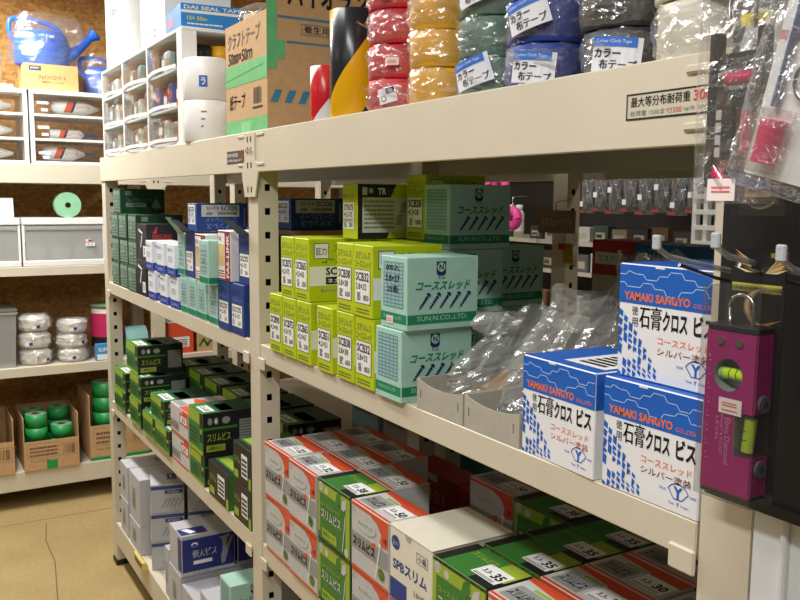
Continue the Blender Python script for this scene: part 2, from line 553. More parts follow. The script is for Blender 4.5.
def rack(name, label, xs, depth, levels, loc, rotz=0.0, gussets=()):
    """xs: upright centres; levels: (top z, beam height, kind)."""
    root = thing(name, label, 'storage rack', loc, rotz)
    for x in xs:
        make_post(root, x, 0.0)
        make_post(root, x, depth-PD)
    for (z, bh, kind) in levels:
        for xa, xb in zip(xs[:-1], xs[1:]):
            if kind == 'top':
                x0, x1, yf = xa, xb, -0.004
                if xa == xs[0]: x0 = xa-PW/2-0.002
                if xb == xs[-1]: x1 = xb+PW/2+0.002
                x0b, x1b = x0+0.0008, x1-0.0008
                y_in = 0.0
            else:
                x0b, x1b, yf, y_in = xa+PW/2+0.004, xb-PW/2-0.004, 0.0, 0.03
            bm = MB()
            bm.box(x0b, x1b, yf, y_in, z-bh, z, STEEL, bev=0.0015)
            bm.build('front_beam', root)
            bb = MB()
            if kind == 'top':
                bb.box(x0b, x1b, depth, depth+0.004, z-bh, z, STEEL, bev=0.0015)
            else:
                bb.box(x0b, x1b, depth-0.03, depth, z-bh, z, STEEL, bev=0.0015)
            bb.build('back_beam', root)
            sh = MB()
            sx0, sx1 = xa+PW/2+0.002, xb-PW/2-0.002
            sy0, sy1 = (0.003, depth-0.003) if kind == 'top' else (0.031, depth-0.031)
            sh.box(sx0, sx1, sy0, sy1, z-0.016, z-0.0005, STEEL_DK)
            for k in range(3):     # folded stiffeners under the sheet
                ys = sy0+(sy1-sy0)*(0.25+0.25*k)
                sh.box(sx0, sx1, ys-0.012, ys+0.012, z-0.030, z-0.016, STEEL_DK)
            sh.build('shelf_board', root)
            if kind == 'mid':
                for xe, s in ((x0b, 1), (x1b, -1)):
                    c = MB()
                    a0, a1 = sorted((xe-s*0.003, xe+s*0.030))
                    c.box(a0, a1, -0.0055, -0.0005, z-bh-0.014, z-bh+0.012, STEEL, bev=0.002)
                    c.build('beam_hook', root)
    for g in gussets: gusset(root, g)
    return root

LEVELS = [(1.5305, 0.085, 'top'), (1.0835, 0.040, 'mid'), (0.641, 0.042, 'mid'), (0.172, 0.085, 'low')]
MAINX = [-1.497, 0.003, 1.216]
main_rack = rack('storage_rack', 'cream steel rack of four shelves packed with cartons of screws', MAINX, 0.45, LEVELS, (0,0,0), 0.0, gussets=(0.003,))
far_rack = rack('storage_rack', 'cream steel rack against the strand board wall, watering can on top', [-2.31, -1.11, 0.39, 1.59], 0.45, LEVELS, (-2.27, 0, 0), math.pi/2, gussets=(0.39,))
rear_rack = rack('storage_rack', 'cream steel rack standing back to back behind the carton rack', [-2.15+0.60, -0.03, 1.17], 0.42, LEVELS, (0.0, 0.505, 0), 0.0)

# end plate screws on the far end of the main top beam
for z in (1.512, 1.485, 1.462):
    ep = MB()
    ep.cyl((-1.5285, 0.012, z), (-1.532, 0.012, z), 0.004, CHROME, n=8).build('end_screw', main_rack)

for (z, xa, xb) in ((1.516, 1.150, 1.186), (1.463, 1.150, 1.186)):
    MB().box(xa, xb, -0.0085, -0.004, z-0.0045, z+0.0045, STEEL, bev=0.0022).build('pressed_rib', main_rack)

# load stickers on the top beams
def load_sticker(x0, x1, z0, z1, big):
    s = MB()
    fn = lambda a, b: (x0+a, -0.0049, z0+b)
    W, H = x1-x0, z1-z0
    s.rect(lambda a, b: (x0+a, -0.0045, z0+b), 0, 0, W, H, mat('sticker_silver', (206, 198, 178), 0.4, var=0.02) if big else mat('sticker_dark', (74, 68, 64), 0.4))
    RED = mat('red_ink', (206, 44, 30), 0.5, var=0)
    if big:
        s.frame(fn, 0, 0, W, H, 0.0016, INK)
        s.text(fn, '最大等分布耐荷重', 0.006, H*0.48, W*0.58, H*0.38, INK, bold=0.03)
        s.text(fn, '300', W*0.655, H*0.47, W*0.16, H*0.40, RED, bold=0.05)
        s.text(fn, 'kg/段', W*0.84, H*0.48, W*0.13, H*0.34, INK, bold=0.03)
        s.text(fn, '総荷重 1500まで', 0.006, H*0.14, W*0.40, H*0.20, GREYINK)
        s.text(fn, '1500', W*0.45, H*0.14, W*0.1, H*0.20, RED)
        s.text(fn, 'kg/台 350×ピッチ', W*0.57, H*0.14, W*0.36, H*0.20, GREYINK)
    else:
        s.text(fn, '最大等分布耐荷重', 0.004, H*0.52, W*0.6, H*0.32, PAPERW)
        s.text(fn, '300kg', W*0.66, H*0.50, W*0.28, H*0.34, RED)
        s.text(fn, '総荷重1500kg/台まで', 0.004, H*0.14, W*0.85, H*0.24, PAPERW)
    s.build('load_sticker', main_rack)
load_sticker(1.074, 1.204, 1.4745, 1.5005, True)
load_sticker(-0.145, -0.034, 1.466, 1.494, False)
# ---------------------------------------------------------------- carton kinds on the main rack
LIME = mat('lime_print', (188, 204, 22), 0.45, var=0.03)
LIME_DK = mat('olive_lettering', (108, 112, 62), 0.5, var=0)
MINT = mat('mint_board', (170, 212, 196), 0.55, var=0.04)
MINTG = mat('green_print', (24, 132, 92), 0.5, var=0.03)
NAVY = mat('navy_print', (26, 40, 92), 0.5, var=0.03)
NAVYB = mat('blue_board', (30, 62, 130), 0.5, var=0.05)
BLUE = mat('bright_blue_print', (28, 96, 190), 0.45, var=0.03)
ORANGE = mat('orange_red_print', (220, 84, 50), 0.45, var=0.03)
ORTEXT = mat('orange_ink', (232, 116, 60), 0.5, var=0)
GREYP = mat('grey_print', (150, 152, 150), 0.5, var=0.05)
LGREY = mat('pale_grey_board', (200, 198, 194), 0.6, var=0.04)
GREEN = mat('leaf_green_print', (58, 124, 50), 0.45, var=0.05)
GREEN_DK = mat('dark_green_board', (20, 70, 44), 0.5, var=0.06)
YGREEN = mat('yellow_green_print', (156, 180, 54), 0.45, var=0.04)
BLACKB = mat('black_board', (30, 31, 30), 0.45, var=0.05)
CREAMB = mat('cream_board', (232, 226, 206), 0.55, var=0.03)
REDB = mat('red_board', (168, 40, 34), 0.5, var=0.05)
MAROON = mat('crimson_print', (150, 24, 48), 0.5, var=0.03)
BEIGEP = mat('beige_print', (226, 196, 140), 0.5, var=0.12, scale=90)
TEALP = mat('pale_teal_print', (150, 188, 190), 0.5, var=0.05)
PINKTAG = mat('price_tag_paper', (236, 222, 218), 0.6, var=0.02)
PINKINK = mat('price_tag_ink', (214, 96, 96), 0.6, var=0)

def code_block(mb, fn, a, b, s, rnd, m=INK, n=6):
    """A small block of print dots (not a readable code): stacked bars of uneven length."""
    step = s/n
    for j in range(n):
        L = s*(0.55+0.45*rnd.random())
        mb.rect(fn, a, b+j*step, a+L, b+j*step+step*0.55, m)

def bars(mb, fn, a, b, W, H, rnd, m=INK, n=12):
    x = 0.0
    st = W/n
    for i in range(n):
        mb.rect(fn, a+i*st, b, a+i*st+st*rnd.choice((0.35, 0.6, 0.8)), b+H, m)

def textlines(mb, fn, a, b, W, H, n, m, rnd, fill=0.45):
    """Small print too fine to read: rows of dashes."""
    st = H/n
    for i in range(n):
        x = 0.0
        while x < W*0.97:
            L = min(W-x, W*rnd.uniform(0.05, 0.16))
            mb.rect(fn, a+x, b+i*st, a+x+L, b+i*st+st*fill, m)
            x += L+W*0.018

# ---- lime cartons of stainless screws
LW, LD, LH = 0.064, 0.132, 0.117
def lime_box(code, size, qty, label, loc, rotz=0.0, group=None):
    t = thing('screw_box', label, 'box', loc, rotz, group)
    rnd = random.Random(code)
    carton(t, LW, LD, LH, {'all': LIME})
    p = MB(); f = face('front', LW, LD, LH); f2 = face('front', LW, LD, LH, 0.0007)
    p.text(f, 'ステンレス', 0.006, 0.094, 0.050, 0.012, LIME_DK, bold=0.03)
    p.text(f, 'コーススレッド', 0.005, 0.080, 0.054, 0.012, LIME_DK, bold=0.03)
    p.build('front_lettering', t)
    p = MB(); textlines(p, f, 0.008, 0.006, 0.046, 0.010, 2, LIME_DK, rnd); p.build('small_print', t)
    q = MB()
    q.rect(f, 0.0045, 0.0215, 0.0565, 0.0775, INK); q.rect(f2, 0.0055, 0.0225, 0.0555, 0.0765, PAPERW)
    f3 = face('front', LW, LD, LH, 0.0010)
    q.text(f3, code, 0.0085, 0.0585, 0.044, 0.0145, INK, bold=0.05)
    q.text(f3, size, 0.0085, 0.0445, 0.036, 0.0105, INK, bold=0.03)
    code_block(q, f3, 0.0125, 0.0265, 0.014, rnd)
    q.text(f3, qty, 0.034, 0.0275, 0.018, 0.009, INK, bold=0.04)
    q.build('size_label', t)
    s = MB(); g = face('right', LW, LD, LH); g2 = face('right', LW, LD, LH, 0.0007); g3 = face('right', LW, LD, LH, 0.001)
    s.rect(g, 0.001, 0.030, LD-0.001, 0.066, PAPERW)
    s.rect(g, 0.010, 0.080, 0.040, 0.109, INK); s.rect(g2, 0.0112, 0.0812, 0.0388, 0.1078, PAPERW)
    s.text(g3, '匠力', 0.0145, 0.087, 0.021, 0.014, INK, bold=0.02)
    s.text(g, 'ステンレス', 0.050, 0.092, 0.060, 0.013, LIME_DK, bold=0.04)
    s.text(g, 'コーススレッド', 0.026, 0.070, 0.098, 0.016, LIME_DK, bold=0.05)
    s.text(g2, code, 0.034, 0.0495, 0.055, 0.0145, INK, bold=0.06)
    s.rect(g2, 0.034, 0.032, 0.098, 0.046, INK); s.text(g3, 'ネカブシ', 0.037, 0.0345, 0.054, 0.009, PAPERW, bold=0.03)
    s.rect(g, 0.024, 0.0195, 0.112, 0.022, GREYP); s.poly(g, [(0.024, 0.016), (0.029, 0.0195), (0.029, 0.022), (0.024, 0.0255)], GREYP)
    s.build('side_print', t)
    tp = MB(); tf = face('top', LW, LD, LH)
    tp.rect(tf, 0.001, 0.008, LW-0.001, 0.0088, LIME_DK); tp.build('flap_seam', t)
    return t
LIMES = {'SCB90': ('4.2×90', '100'), 'SCB75': ('4.2×75', '200'), 'SCB65': ('4.2×65', '250'), 'SCB51': ('4.2×51', '350'), 'SCB38': ('3.8×38', '650'), 'SCB32': ('3.8×32', '850')}
def lime(code, x, y, z, where):
    s = LIMES[code]
    return lime_box(code, s[0], s[1], 'lime green screw carton, ' + where, (x, y, z), jit(0.012))
ZM = 1.0836
YL = -0.006
lime('SCB90', 0.104, YL, ZM, 'first from the rack post in the bottom row')
lime('SCB75', 0.172, YL, ZM, 'second from the rack post in the bottom row')
lime('SCB65', 0.240, YL, ZM, 'third from the rack post in the bottom row')
lime('SCB51', 0.332, YL, ZM, 'fourth from the rack post in the bottom row')
lime('SCB38', 0.412, YL, ZM, 'fifth from the rack post in the bottom row')
lime('SCB32', 0.481, YL, ZM, 'bottom row, beside the mint carton')
ZM2 = ZM+LH+0.0008
lime('SCB75', 0.166, YL, ZM2, 'first from the rack post in the top row')
lime('SCB65', 0.2335, YL, ZM2, 'second from the rack post in the top row')
lime('SCB38', 0.412, YL, ZM2, 'third from the rack post in the top row')
lime('SCB32', 0.480, YL-0.002, ZM2, 'top row, beside the pen-marked mint carton')
for k, (x, y, z) in enumerate(((0.100, 0.135, ZM), (0.168, 0.138, ZM), (0.236, 0.136, ZM), (0.304, 0.14, ZM), (0.372, 0.138, ZM), (0.236, 0.136, ZM2), (0.304, 0.135, ZM2), (0.372, 0.136, ZM2))):
    r = lime_box('SCB41', '4.2×41', '500', 'lime green screw carton in the second row behind the labelled ones', (x, y, z), jit(0.008), 'second row lime cartons')

# lime and black carton with an instruction panel, lying on the upper lime row
def tr_box():
    w, d, h = 0.058, 0.122, 0.100
    t = thing('screw_box', 'black and lime screw carton with grey instruction panel on the lime row', 'box', (0.300, 0.062, ZM2+LH+0.0008))
    carton(t, w, d, h, {'all': LIME, 'right': BLACKB})
    f = face('front', w, d, h); f2 = face('front', w, d, h, 0.0007); p = MB(); rnd = random.Random(3)
    p.text(f, 'TRシリーズ', 0.004, 0.074, 0.042, 0.009, LIME_DK, bold=0.03)
    p.rect(f, 0.004, 0.018, 0.046, 0.066, PAPERW)
    p.text(f2, 'STR575', 0.007, 0.052, 0.036, 0.011, INK, bold=0.05); p.text(f2, '4.2-75', 0.007, 0.040, 0.032, 0.009, INK, bold=0.03)
    textlines(p, f2, 0.007, 0.032, 0.034, 0.006, 2, INK, rnd); code_block(p, f2, 0.008, 0.021, 0.010, rnd); p.text(f2, '200', 0.026, 0.022, 0.014, 0.008, INK, bold=0.03)
    p.build('size_label', t)
    g = face('right', w, d, h); g2 = face('right', w, d, h, 0.0007); g3 = face('right', w, d, h, 0.001)
    s = MB()
    s.poly(g, [(0.082, 0.0995), (0.121, 0.0995), (0.121, 0.001), (0.062, 0.001), (0.070, 0.02), (0.070, 0.08)], LIME)
    s.rect(g2, 0.010, 0.012, 0.112, 0.076, LGREY)
    for i in range(7): textlines(s, g3, 0.014, 0.020+i*0.0078, 0.062, 0.004, 1, GREYINK, rnd, 0.8)
    for (ca, cb) in ((0.094, 0.058), (0.086, 0.036)):
        for k in range(5): s.rect(g3, ca-0.006+0.001*k, cb-0.010+0.004*k, ca+0.006+0.001*k, cb-0.0075+0.004*k, GREYINK)
    s.rect(g2, 0.010, 0.080, 0.020, 0.094, LGREY); s.rect(g2, 0.024, 0.084, 0.032, 0.092, TEALP)
    s.text(g2, 'TR', 0.042, 0.081, 0.018, 0.012, PAPERW, bold=0.06); s.text(g2, 'ビス', 0.062, 0.081, 0.016, 0.012, LIME_DK, bold=0.04)
    s.build('instruction_panel', t)
tr_box()
lime_box('SCB28', '4.2×28', '1000', 'lime green screw carton behind the black instruction carton', (0.370, 0.158, ZM2+LH+0.0008), 0.0)

# ---- mint cartons of coarse thread screws
MW, MD, MH = 0.079, 0.130, 0.111
def mint_box(label, loc, rotz=0.0, group=None, marked=False):
    t = thing('screw_box', label, 'box', loc, rotz, group)
    carton(t, MW, MD, MH, {'all': MINT})
    f = face('front', MW, MD, MH); f2 = face('front', MW, MD, MH, 0.0007); g = face('right', MW, MD, MH); g2 = face('right', MW, MD, MH, 0.0007)
    b = MB()
    b.rect(f, 0.0012, 0.010, MW-0.0012, 0.0245, MINTG); b.rect(g, 0.0012, 0.010, MD-0.0012, 0.0245, MINTG)
    b.text(g2, 'SUN.N.CO.,LTD.', 0.018, 0.0135, 0.092, 0.0085, MINT, bold=0.01)
    b.text(f2, 'SUN.N.CO.,LTD.', 0.010, 0.0148, 0.055, 0.0055, MINT)
    b.build('maker_band', t)
    gr = MB()
    GRIDM = mat('grid_ink', (62, 120, 128), 0.5, var=0)
    x0, x1, z0, z1 = 0.010, 0.068, 0.034, 0.102
    gr.rect(f, x0, z0, x1, z1, TEALP)
    for i in range(6): gr.rect(f2, x0+(x1-x0)*i/5-0.0004, z0, x0+(x1-x0)*i/5+0.0004, z1, GRIDM)
    for i in range(13): gr.rect(f2, x0, z0+(z1-z0)*i/12-0.0004, x1, z0+(z1-z0)*i/12+0.0004, GRIDM)
    gr.build('size_grid', t)
    if marked:
        f3 = face('front', MW, MD, MH, 0.001)
        k = MB()
        k.text(f3, '(00入', 0.018, 0.088, 0.040, 0.011, INK, bold=0.04); k.text(f3, '3.8×57', 0.016, 0.072, 0.042, 0.011, INK, bold=0.04); k.text(f3, '25箱', 0.022, 0.056, 0.032, 0.011, INK, bold=0.03)
        k.build('pen_marks', t)
        pt = MB(); pt.rect(f3, 0.020, 0.0075, 0.040, 0.0195, PINKTAG); textlines(pt, face('front', MW, MD, MH, 0.0013), 0.023, 0.011, 0.013, 0.006, 2, PINKINK, random.Random(1))
        pt.build('price_tag', t)
    e = MB()
    e.rect(g, 0.052, 0.086, 0.069, 0.104, NAVY); e.poly(g, [(0.052,0.086),(0.0555,0.0825),(0.0655,0.0825),(0.069,0.086)], NAVY)
    e.disc(g2, 0.0605, 0.0955, 0.0072, MINT); e.text(face('right', MW, MD, MH, 0.001), 'N', 0.0565, 0.0912, 0.008, 0.0088, NAVY, bold=0.06)
    e.text(g2, 'サンN', 0.0545, 0.0768, 0.012, 0.005, NAVY, bold=0.03)
    e.build('emblem', t)
    w = MB(); w.text(g, 'コーススレッド', 0.014, 0.060, 0.098, 0.0145, MINTG, shear=0.35, bold=0.07); w.build('product_name', t)
    sc = MB()
    for i in range(5):
        a = 0.020+i*0.0185
        sc.poly(g, [(a, 0.031), (a+0.0045, 0.0335), (a+0.0185, 0.0505), (a+0.0155, 0.0535)], NAVY)
        for k in range(5):
            ca, cb = a+0.0035+0.0028*k, 0.0355+0.0034*k
            sc.poly(g2, [(ca-0.0026, cb+0.0015), (ca+0.0024, cb-0.0020), (ca+0.0029, cb-0.0008), (ca-0.0021, cb+0.0026)], NAVY)
        sc.poly(g, [(a+0.0135, 0.0555), (a+0.0210, 0.0495), (a+0.0222, 0.0545), (a+0.0185, 0.0575)], NAVY)
    sc.build('printed_screws', t)
    return t
mint0 = mint_box('mint screw carton with pen marks and price tag, upper of the front pair', (0.567, YL, ZM+MH+0.0008), 0.0, marked=True)
mint1 = mint_box('mint screw carton at the shelf edge under the pen-marked one', (0.557, YL-0.003, ZM), 0.0)
G = 'mint cartons stacked behind'
dup(mint1, (0.441, 0.138, ZM), 0.01, 'mint screw carton directly behind the front pair, bottom layer', G)
dup(mint1, (0.441, 0.139, ZM+MH+0.0008), -0.01, 'mint screw carton directly behind the pen-marked one', G)
dup(mint1, (0.442, 0.152, ZM+2*MH+0.0016), 0.01, 'mint screw carton on top of the mint stack', None)
dup(mint1, (0.391, 0.274, ZM), 0.0, 'mint screw carton in the rear row, bottom layer', G)
dup(mint1, (0.391, 0.275, ZM+MH+0.0008), 0.02, 'mint screw carton in the rear row, upper layer', G)

# ---- blue and white plasterboard screw cartons
YW, YD, YH = 0.131, 0.130, 0.1215
def yamaki_box(label, loc, rotz=0.0, toplabel=False):
    t = thing('screw_box', label, 'box', loc, rotz)
    carton(t, YW, YD, YH, {'all': mat('white_board', (236, 236, 238), 0.5, var=0.02), 'top': BLUE})
    zb = YH*0.655
    b = MB(); f = face('front', YW, YD, YH); f2 = face('front', YW, YD, YH, 0.0007)
    b.rect(f, 0.0003, zb, YW-0.0003, YH-0.0012, BLUE); b.rect(face('right', YW, YD, YH), 0.0003, zb, YD-0.0003, YH-0.0012, BLUE)
    LB = mat('pale_blue_line', (176, 204, 236), 0.5, var=0)
    z1 = YH*0.905
    b.line(f2, [(0.001, z1), (0.010, z1), (0.013, z1+0.004), (0.024, z1+0.001), (0.034, z1+0.001), (0.038, z1-0.004), (0.052, z1-0.004), (0.056, z1+0.001), (0.066, z1+0.001), (0.070, z1+0.006), (0.084, z1+0.006), (0.088, z1), (0.100, z1), (0.104, z1-0.005), (0.116, z1-0.005), (0.120, z1), (0.130, z1)], 0.0009, LB)
    z1 = YH*0.80
    b.line(f2, [(0.001, z1+0.004), (0.008, z1+0.004), (0.012, z1), (0.030, z1), (0.034, z1+0.005), (0.046, z1+0.005), (0.050, z1), (0.062, z1), (0.066, z1-0.006), (0.080, z1-0.006), (0.084, z1), (0.098, z1+0.001), (0.102, z1+0.005), (0.114, z1+0.005), (0.118, z1-0.002), (0.130, z1-0.002)], 0.0009, LB)
    b.text(f2, 'YAMAKI SANGYO', 0.008, YH*0.682, 0.088, 0.0092, ORTEXT, bold=0.07)
    b.text(f2, 'CO.,LTD.', 0.100, YH*0.682, 0.026, 0.005, ORTEXT, bold=0.03)
    b.build('blue_band', t)
    n = MB()
    n.text(f, '徳', 0.0195, YH*0.555, 0.0085, 0.0095, INK, bold=0.01); n.text(f, '用', 0.0195, YH*0.455, 0.0085, 0.0095, INK, bold=0.01)
    n.text(f, '石膏', 0.030, YH*0.455, 0.030, 0.0235, INK, bold=0.05)
    n.text(f, 'クロス', 0.0615, YH*0.455, 0.032, 0.021, INK, bold=0.07); n.text(f, 'ビス', 0.101, YH*0.455, 0.025, 0.021, INK, bold=0.07)
    n.build('product_name', t)
    o = MB()
    o.text(f, 'コーススレッド', 0.056, YH*0.335, 0.066, 0.0078, ORTEXT, bold=0.02); o.text(f, 'シルバー塗装', 0.056, YH*0.245, 0.066, 0.0082, ORTEXT, bold=0.02)
    o.build('subtitle', t)
    mo = MB(); rnd = random.Random(11)
    for c in range(9):                  # slanted tiles in fanning columns, thinning out towards the right
        a = 0.0012+c*0.0072
        wt = 0.0058-0.0002*c
        ztop = 0.073-0.0060*c-0.0003*c*c
        z = ztop; k = 0
        while z > 0.003+0.0004*c and k < 9:
            hh = (0.0066-0.0004*c)*rnd.uniform(0.5, 1.6)
            if rnd.random() > 0.24:
                sk = 0.0030
                mo.poly(f, [(a, max(0.0012, z-hh)), (a+wt*rnd.uniform(0.55, 1.0), max(0.0010, z-hh-sk)), (a+wt, max(0.0014, z-sk)), (a+wt*0.1, z)], BLUE)
                if rnd.random() < 0.35 and z-hh > 0.012: mo.poly(f, [(a, z-hh-0.003), (a+0.0018, z-hh-0.0036), (a+0.0018, z-hh), (a, z-hh)], BLUE)
            z -= hh+0.0028-0.0001*c; k += 1
    mo.build('mosaic_pattern', t)
    em = MB(); ca, cb, R1 = 0.106, 0.0165, 0.0145
    arc = [(ca+R1*math.cos(math.radians(q)), cb+R1*math.sin(math.radians(q))) for q in range(28, 153, 12)]
    em.line(f, arc, 0.0011, BLUE); em.line(f, [arc[0], (ca+0.005, cb-0.0015), (ca-0.005, cb-0.0015), arc[-1]], 0.0011, BLUE)
    em.text(f, 'Y', ca-0.006, cb-0.001, 0.012, 0.0125, BLUE, bold=0.08);
    em.text(f, 'Y', ca-0.0022, cb-0.009, 0.0044, 0.0045, BLUE, bold=0.06)
    em.text(f, 'TRADE', ca-0.0245, cb+0.004, 0.009, 0.0026, BLUE); em.text(f, 'MARK', ca+0.015, cb+0.004, 0.008, 0.0026, BLUE); em.text(f, 'Yama', ca-0.012, cb-0.008, 0.008, 0.003, BLUE); em.text(f, 'Sangyo', ca+0.004, cb-0.0085, 0.010, 0.003, BLUE)
    em.build('fan_emblem', t)
    tg = MB()
    tg.poly(f2, [(0.048, YH-0.001), (0.051, YH-0.0048), (0.064, YH-0.0048), (0.067, YH-0.001)], mat('tab_blue', (44, 112, 204), 0.4, var=0.02))
    tg.rect(face('front', YW, YD, YH, 0.001), 0.050, YH-0.003, 0.062, YH-0.0012, PAPERW); tg.build('lid_tab', t)
    if toplabel:
        tl = MB(); tf = face('top', YW, YD, YH); tf2 = face('top', YW, YD, YH, 0.0007)
        tl.rect(tf, 0.052, 0.020, 0.122, 0.110, PAPERW); textlines(tl, tf2, 0.066, 0.030, 0.045, 0.072, 6, INK, rnd, 0.6)
        tl.build('top_label', t)
    return t
yamaki_box('blue and white plasterboard screw carton beside the bagged trays, label on lid', (0.912, 0.002, ZM), -0.035, toplabel=True)
yamaki_box('blue and white plasterboard screw carton at the shelf end, lower one', (1.0535, 0.0, ZM), 0.0)
yamaki_box('blue and white plasterboard screw carton resting on top of the other two', (1.0560, 0.014, ZM+YH+0.0008), 0.0)

# ---- slim screw cartons on the low shelves
SW, SD, SH = 0.129, 0.080, 0.1185
def slim_print(t, green, number):
    f = face('front', SW, SD, SH); f2 = face('front', SW, SD, SH, 0.0007); f3 = face('front', SW, SD, SH, 0.0010); rnd = random.Random(number*7+green)
    p = MB()
    if not green:
        p.rect(f, 0.0008, 0.0008, SW-0.0008, 0.006, ORANGE); p.rect(f, 0.0008, SH-0.007, SW-0.0008, SH-0.0012, ORANGE)
        p.poly(f2, [(0.070, SH-0.007), (0.128, SH-0.007), (0.128, 0.074), (0.100, 0.070), (0.106, 0.090), (0.092, 0.104)], ORANGE)
        p.poly(f2, [(0.070, 0.064), (0.086, 0.070), (0.084, 0.052)], ORANGE)
        p.rect(f, 0.0008, 0.036, SW-0.0008, 0.066, GREYP)
        p.build('orange_print', t)
        n = MB()
        n.disc(f3, 0.052, 0.088, 0.036, LGREY, ry=0.014); n.text(face('front', SW, SD, SH, 0.0013), 'チャンプアップ', 0.028, 0.083, 0.048, 0.008, GREEN, bold=0.02)
        n.text(f3, 'スリムビス', 0.008, 0.042, 0.078, 0.019, INK, bold=0.08, shear=-0.05)
        n.text(f3, 'エコ', 0.005, 0.100, 0.012, 0.008, GREYINK)
        n.text(f3, '小箱', 0.112, 0.079, 0.012, 0.0105, INK, bold=0.02); n.build('product_name', t)
        s = MB()
        s.poly(f3, [(0.086, 0.012), (0.089, 0.011), (0.104, 0.070), (0.101, 0.071)], PAPERW); s.poly(f3, [(0.098, 0.071), (0.107, 0.069), (0.105, 0.075), (0.100, 0.076)], PAPERW)
        s.disc(f3, 0.107, 0.024, 0.0105, GREEN); s.text(face('front', SW, SD, SH, 0.0013), '環境', 0.1005, 0.0205, 0.013, 0.007, ORANGE, bold=0.02)
        s.build('printed_screw', t)
    else:
        p.rect(f, 0.0008, 0.093, SW-0.0008, SH-0.0012, YGREEN); p.rect(f, 0.0008, 0.018, 0.010, 0.093, YGREEN)
        p.rect(f, 0.112, 0.001, SW-0.0008, 0.093, YGREEN); p.rect(f, 0.0008, 0.0008, SW-0.0008, 0.005, BLACKB); p.rect(f, 0.0008, SH-0.006, SW-0.0008, SH-0.0012, BLACKB)
        p.build('yellow_green_print', t)
        n = MB()
        n.text(f2, 'スリムビス', 0.014, 0.046, 0.080, 0.020, LGREY, bold=0.06); n.text(f2, 'コーススレッド', 0.014, 0.070, 0.078, 0.009, YGREEN, bold=0.03)
        n.rect(f2, 0.018, 0.010, 0.078, 0.028, YGREEN); n.text(f3, '標準タイプ', 0.022, 0.014, 0.048, 0.010, GREEN, bold=0.02)
        n.disc(f2, 0.013, 0.105, 0.0085, LGREY); n.text(f3, 'エコ', 0.008, 0.101, 0.010, 0.007, GREYINK); n.disc(f2, 0.036, 0.102, 0.0065, LGREY)
        n.build('product_name', t)
        s = MB()
        s.poly(f3, [(0.100, 0.012), (0.103, 0.011), (0.114, 0.078), (0.111, 0.079)], LGREY)
        s.poly(f3, [(0.072, 0.090), (0.078, 0.108), (0.092, 0.118), (0.094, 0.098), (0.086, 0.088)], GREEN); s.poly(f3, [(0.096, 0.088), (0.102, 0.104), (0.116, 0.110), (0.116, 0.094), (0.106, 0.086)], LGREY)
        s.disc(f3, 0.117, 0.014, 0.008, LGREY)
        s.build('printed_leaf', t)
    # top: stripes and a size label with a big number
    tp = MB(); tf = face('top', SW, SD, SH); tf2 = face('top', SW, SD, SH, 0.0007); tf3 = face('top', SW, SD, SH, 0.001)
    if green:
        tp.rect(tf, 0.001, 0.001, 0.020, SD-0.001, BLACKB); tp.rect(tf, 0.020, 0.001, 0.085, SD-0.001, GREEN); tp.rect(tf, 0.085, 0.030, SW-0.001, SD-0.001, YGREEN); tp.rect(tf, 0.085, 0.001, SW-0.001, 0.020, BLACKB)
        tp.text(tf2, 'スリムビス', 0.024, 0.050, 0.055, 0.014, YGREEN, bold=0.03)
    else:
        tp.rect(tf, 0.001, 0.001, SW-0.001, 0.006, ORANGE); tp.rect(tf, 0.070, 0.056, SW-0.001, SD-0.001, ORANGE); tp.poly(tf, [(0.001, SD-0.001), (0.001, 0.068), (0.070, 0.060), (0.070, SD-0.001)], ORANGE)
        tp.rect(tf, 0.010, 0.010, 0.062, 0.050, GREYP); tp.text(tf2, 'スリムビス', 0.014, 0.018, 0.044, 0.022, INK, bold=0.05)
        tp.rect(tf, 0.030, 0.052, 0.066, 0.058, YGREEN)
    tp.build('top_print', t)
    lb = MB(); lb.rect(tf2, 0.070, 0.016, 0.124, 0.054, PAPERW)
    lb.text(tf3, str(number), 0.100, 0.026, 0.020, 0.018, INK, bold=0.07); lb.text(tf3, '3.3-', 0.078, 0.030, 0.017, 0.010, INK, bold=0.04); textlines(lb, tf3, 0.074, 0.018, 0.044, 0.006, 2, INK, rnd)
    lb.build('size_label', t)

def slim_box(green, number, label, loc, rotz=0.0, group=None):
    t = thing('screw_box', label, 'box', loc, rotz, group)
    if green: carton(t, SW, SD, SH, {'all': BLACKB, 'front': GREEN})
    else: carton(t, SW, SD, SH, {'all': LGREY})
    slim_print(t, green, number)
    return t
ZL = 0.6412
ZL2 = ZL+SH+0.0008
o32 = slim_box(False, 32, 'orange and white slim screw carton beside the post, upper layer', (0.063, -0.004, ZL2), 0.01)
dup(o32, (0.062, -0.002, ZL), 0.0, 'orange and white slim screw carton beside the post, lower layer')
o32b = dup(o32, (0.197, -0.006, ZL2), -0.01, 'orange and white slim screw carton between post and green carton, upper layer')
dup(o32, (0.195, -0.004, ZL), 0.0, 'orange and white slim screw carton between post and green carton, lower layer')
g38 = slim_box(True, 38, 'green slim screw carton between orange cartons, upper layer', (0.330, -0.004, ZL2), 0.0)
dup(g38, (0.328, -0.003, ZL), 0.0, 'green slim screw carton between orange cartons, lower layer')
o50 = slim_box(False, 50, 'orange slim screw carton marked 50 beside the plain white carton', (0.464, -0.004, ZL2), 0.0)
dup(o50, (0.462, -0.002, ZL), 0.0, 'orange slim screw carton under the one marked 50')
g35 = slim_box(True, 35, 'green slim screw carton marked 35, in front', (0.727, -0.006, ZL2), 0.0)
dup(g35, (0.727, -0.004, ZL), 0.0, 'green slim screw carton under the front one marked 35')
o30 = slim_box(False, 30, 'orange slim screw carton marked 30 beside the green ones, front', (0.860, -0.006, ZL2), 0.0)
dup(o30, (0.860, -0.004, ZL), 0.0, 'orange slim screw carton below the front one marked 30')
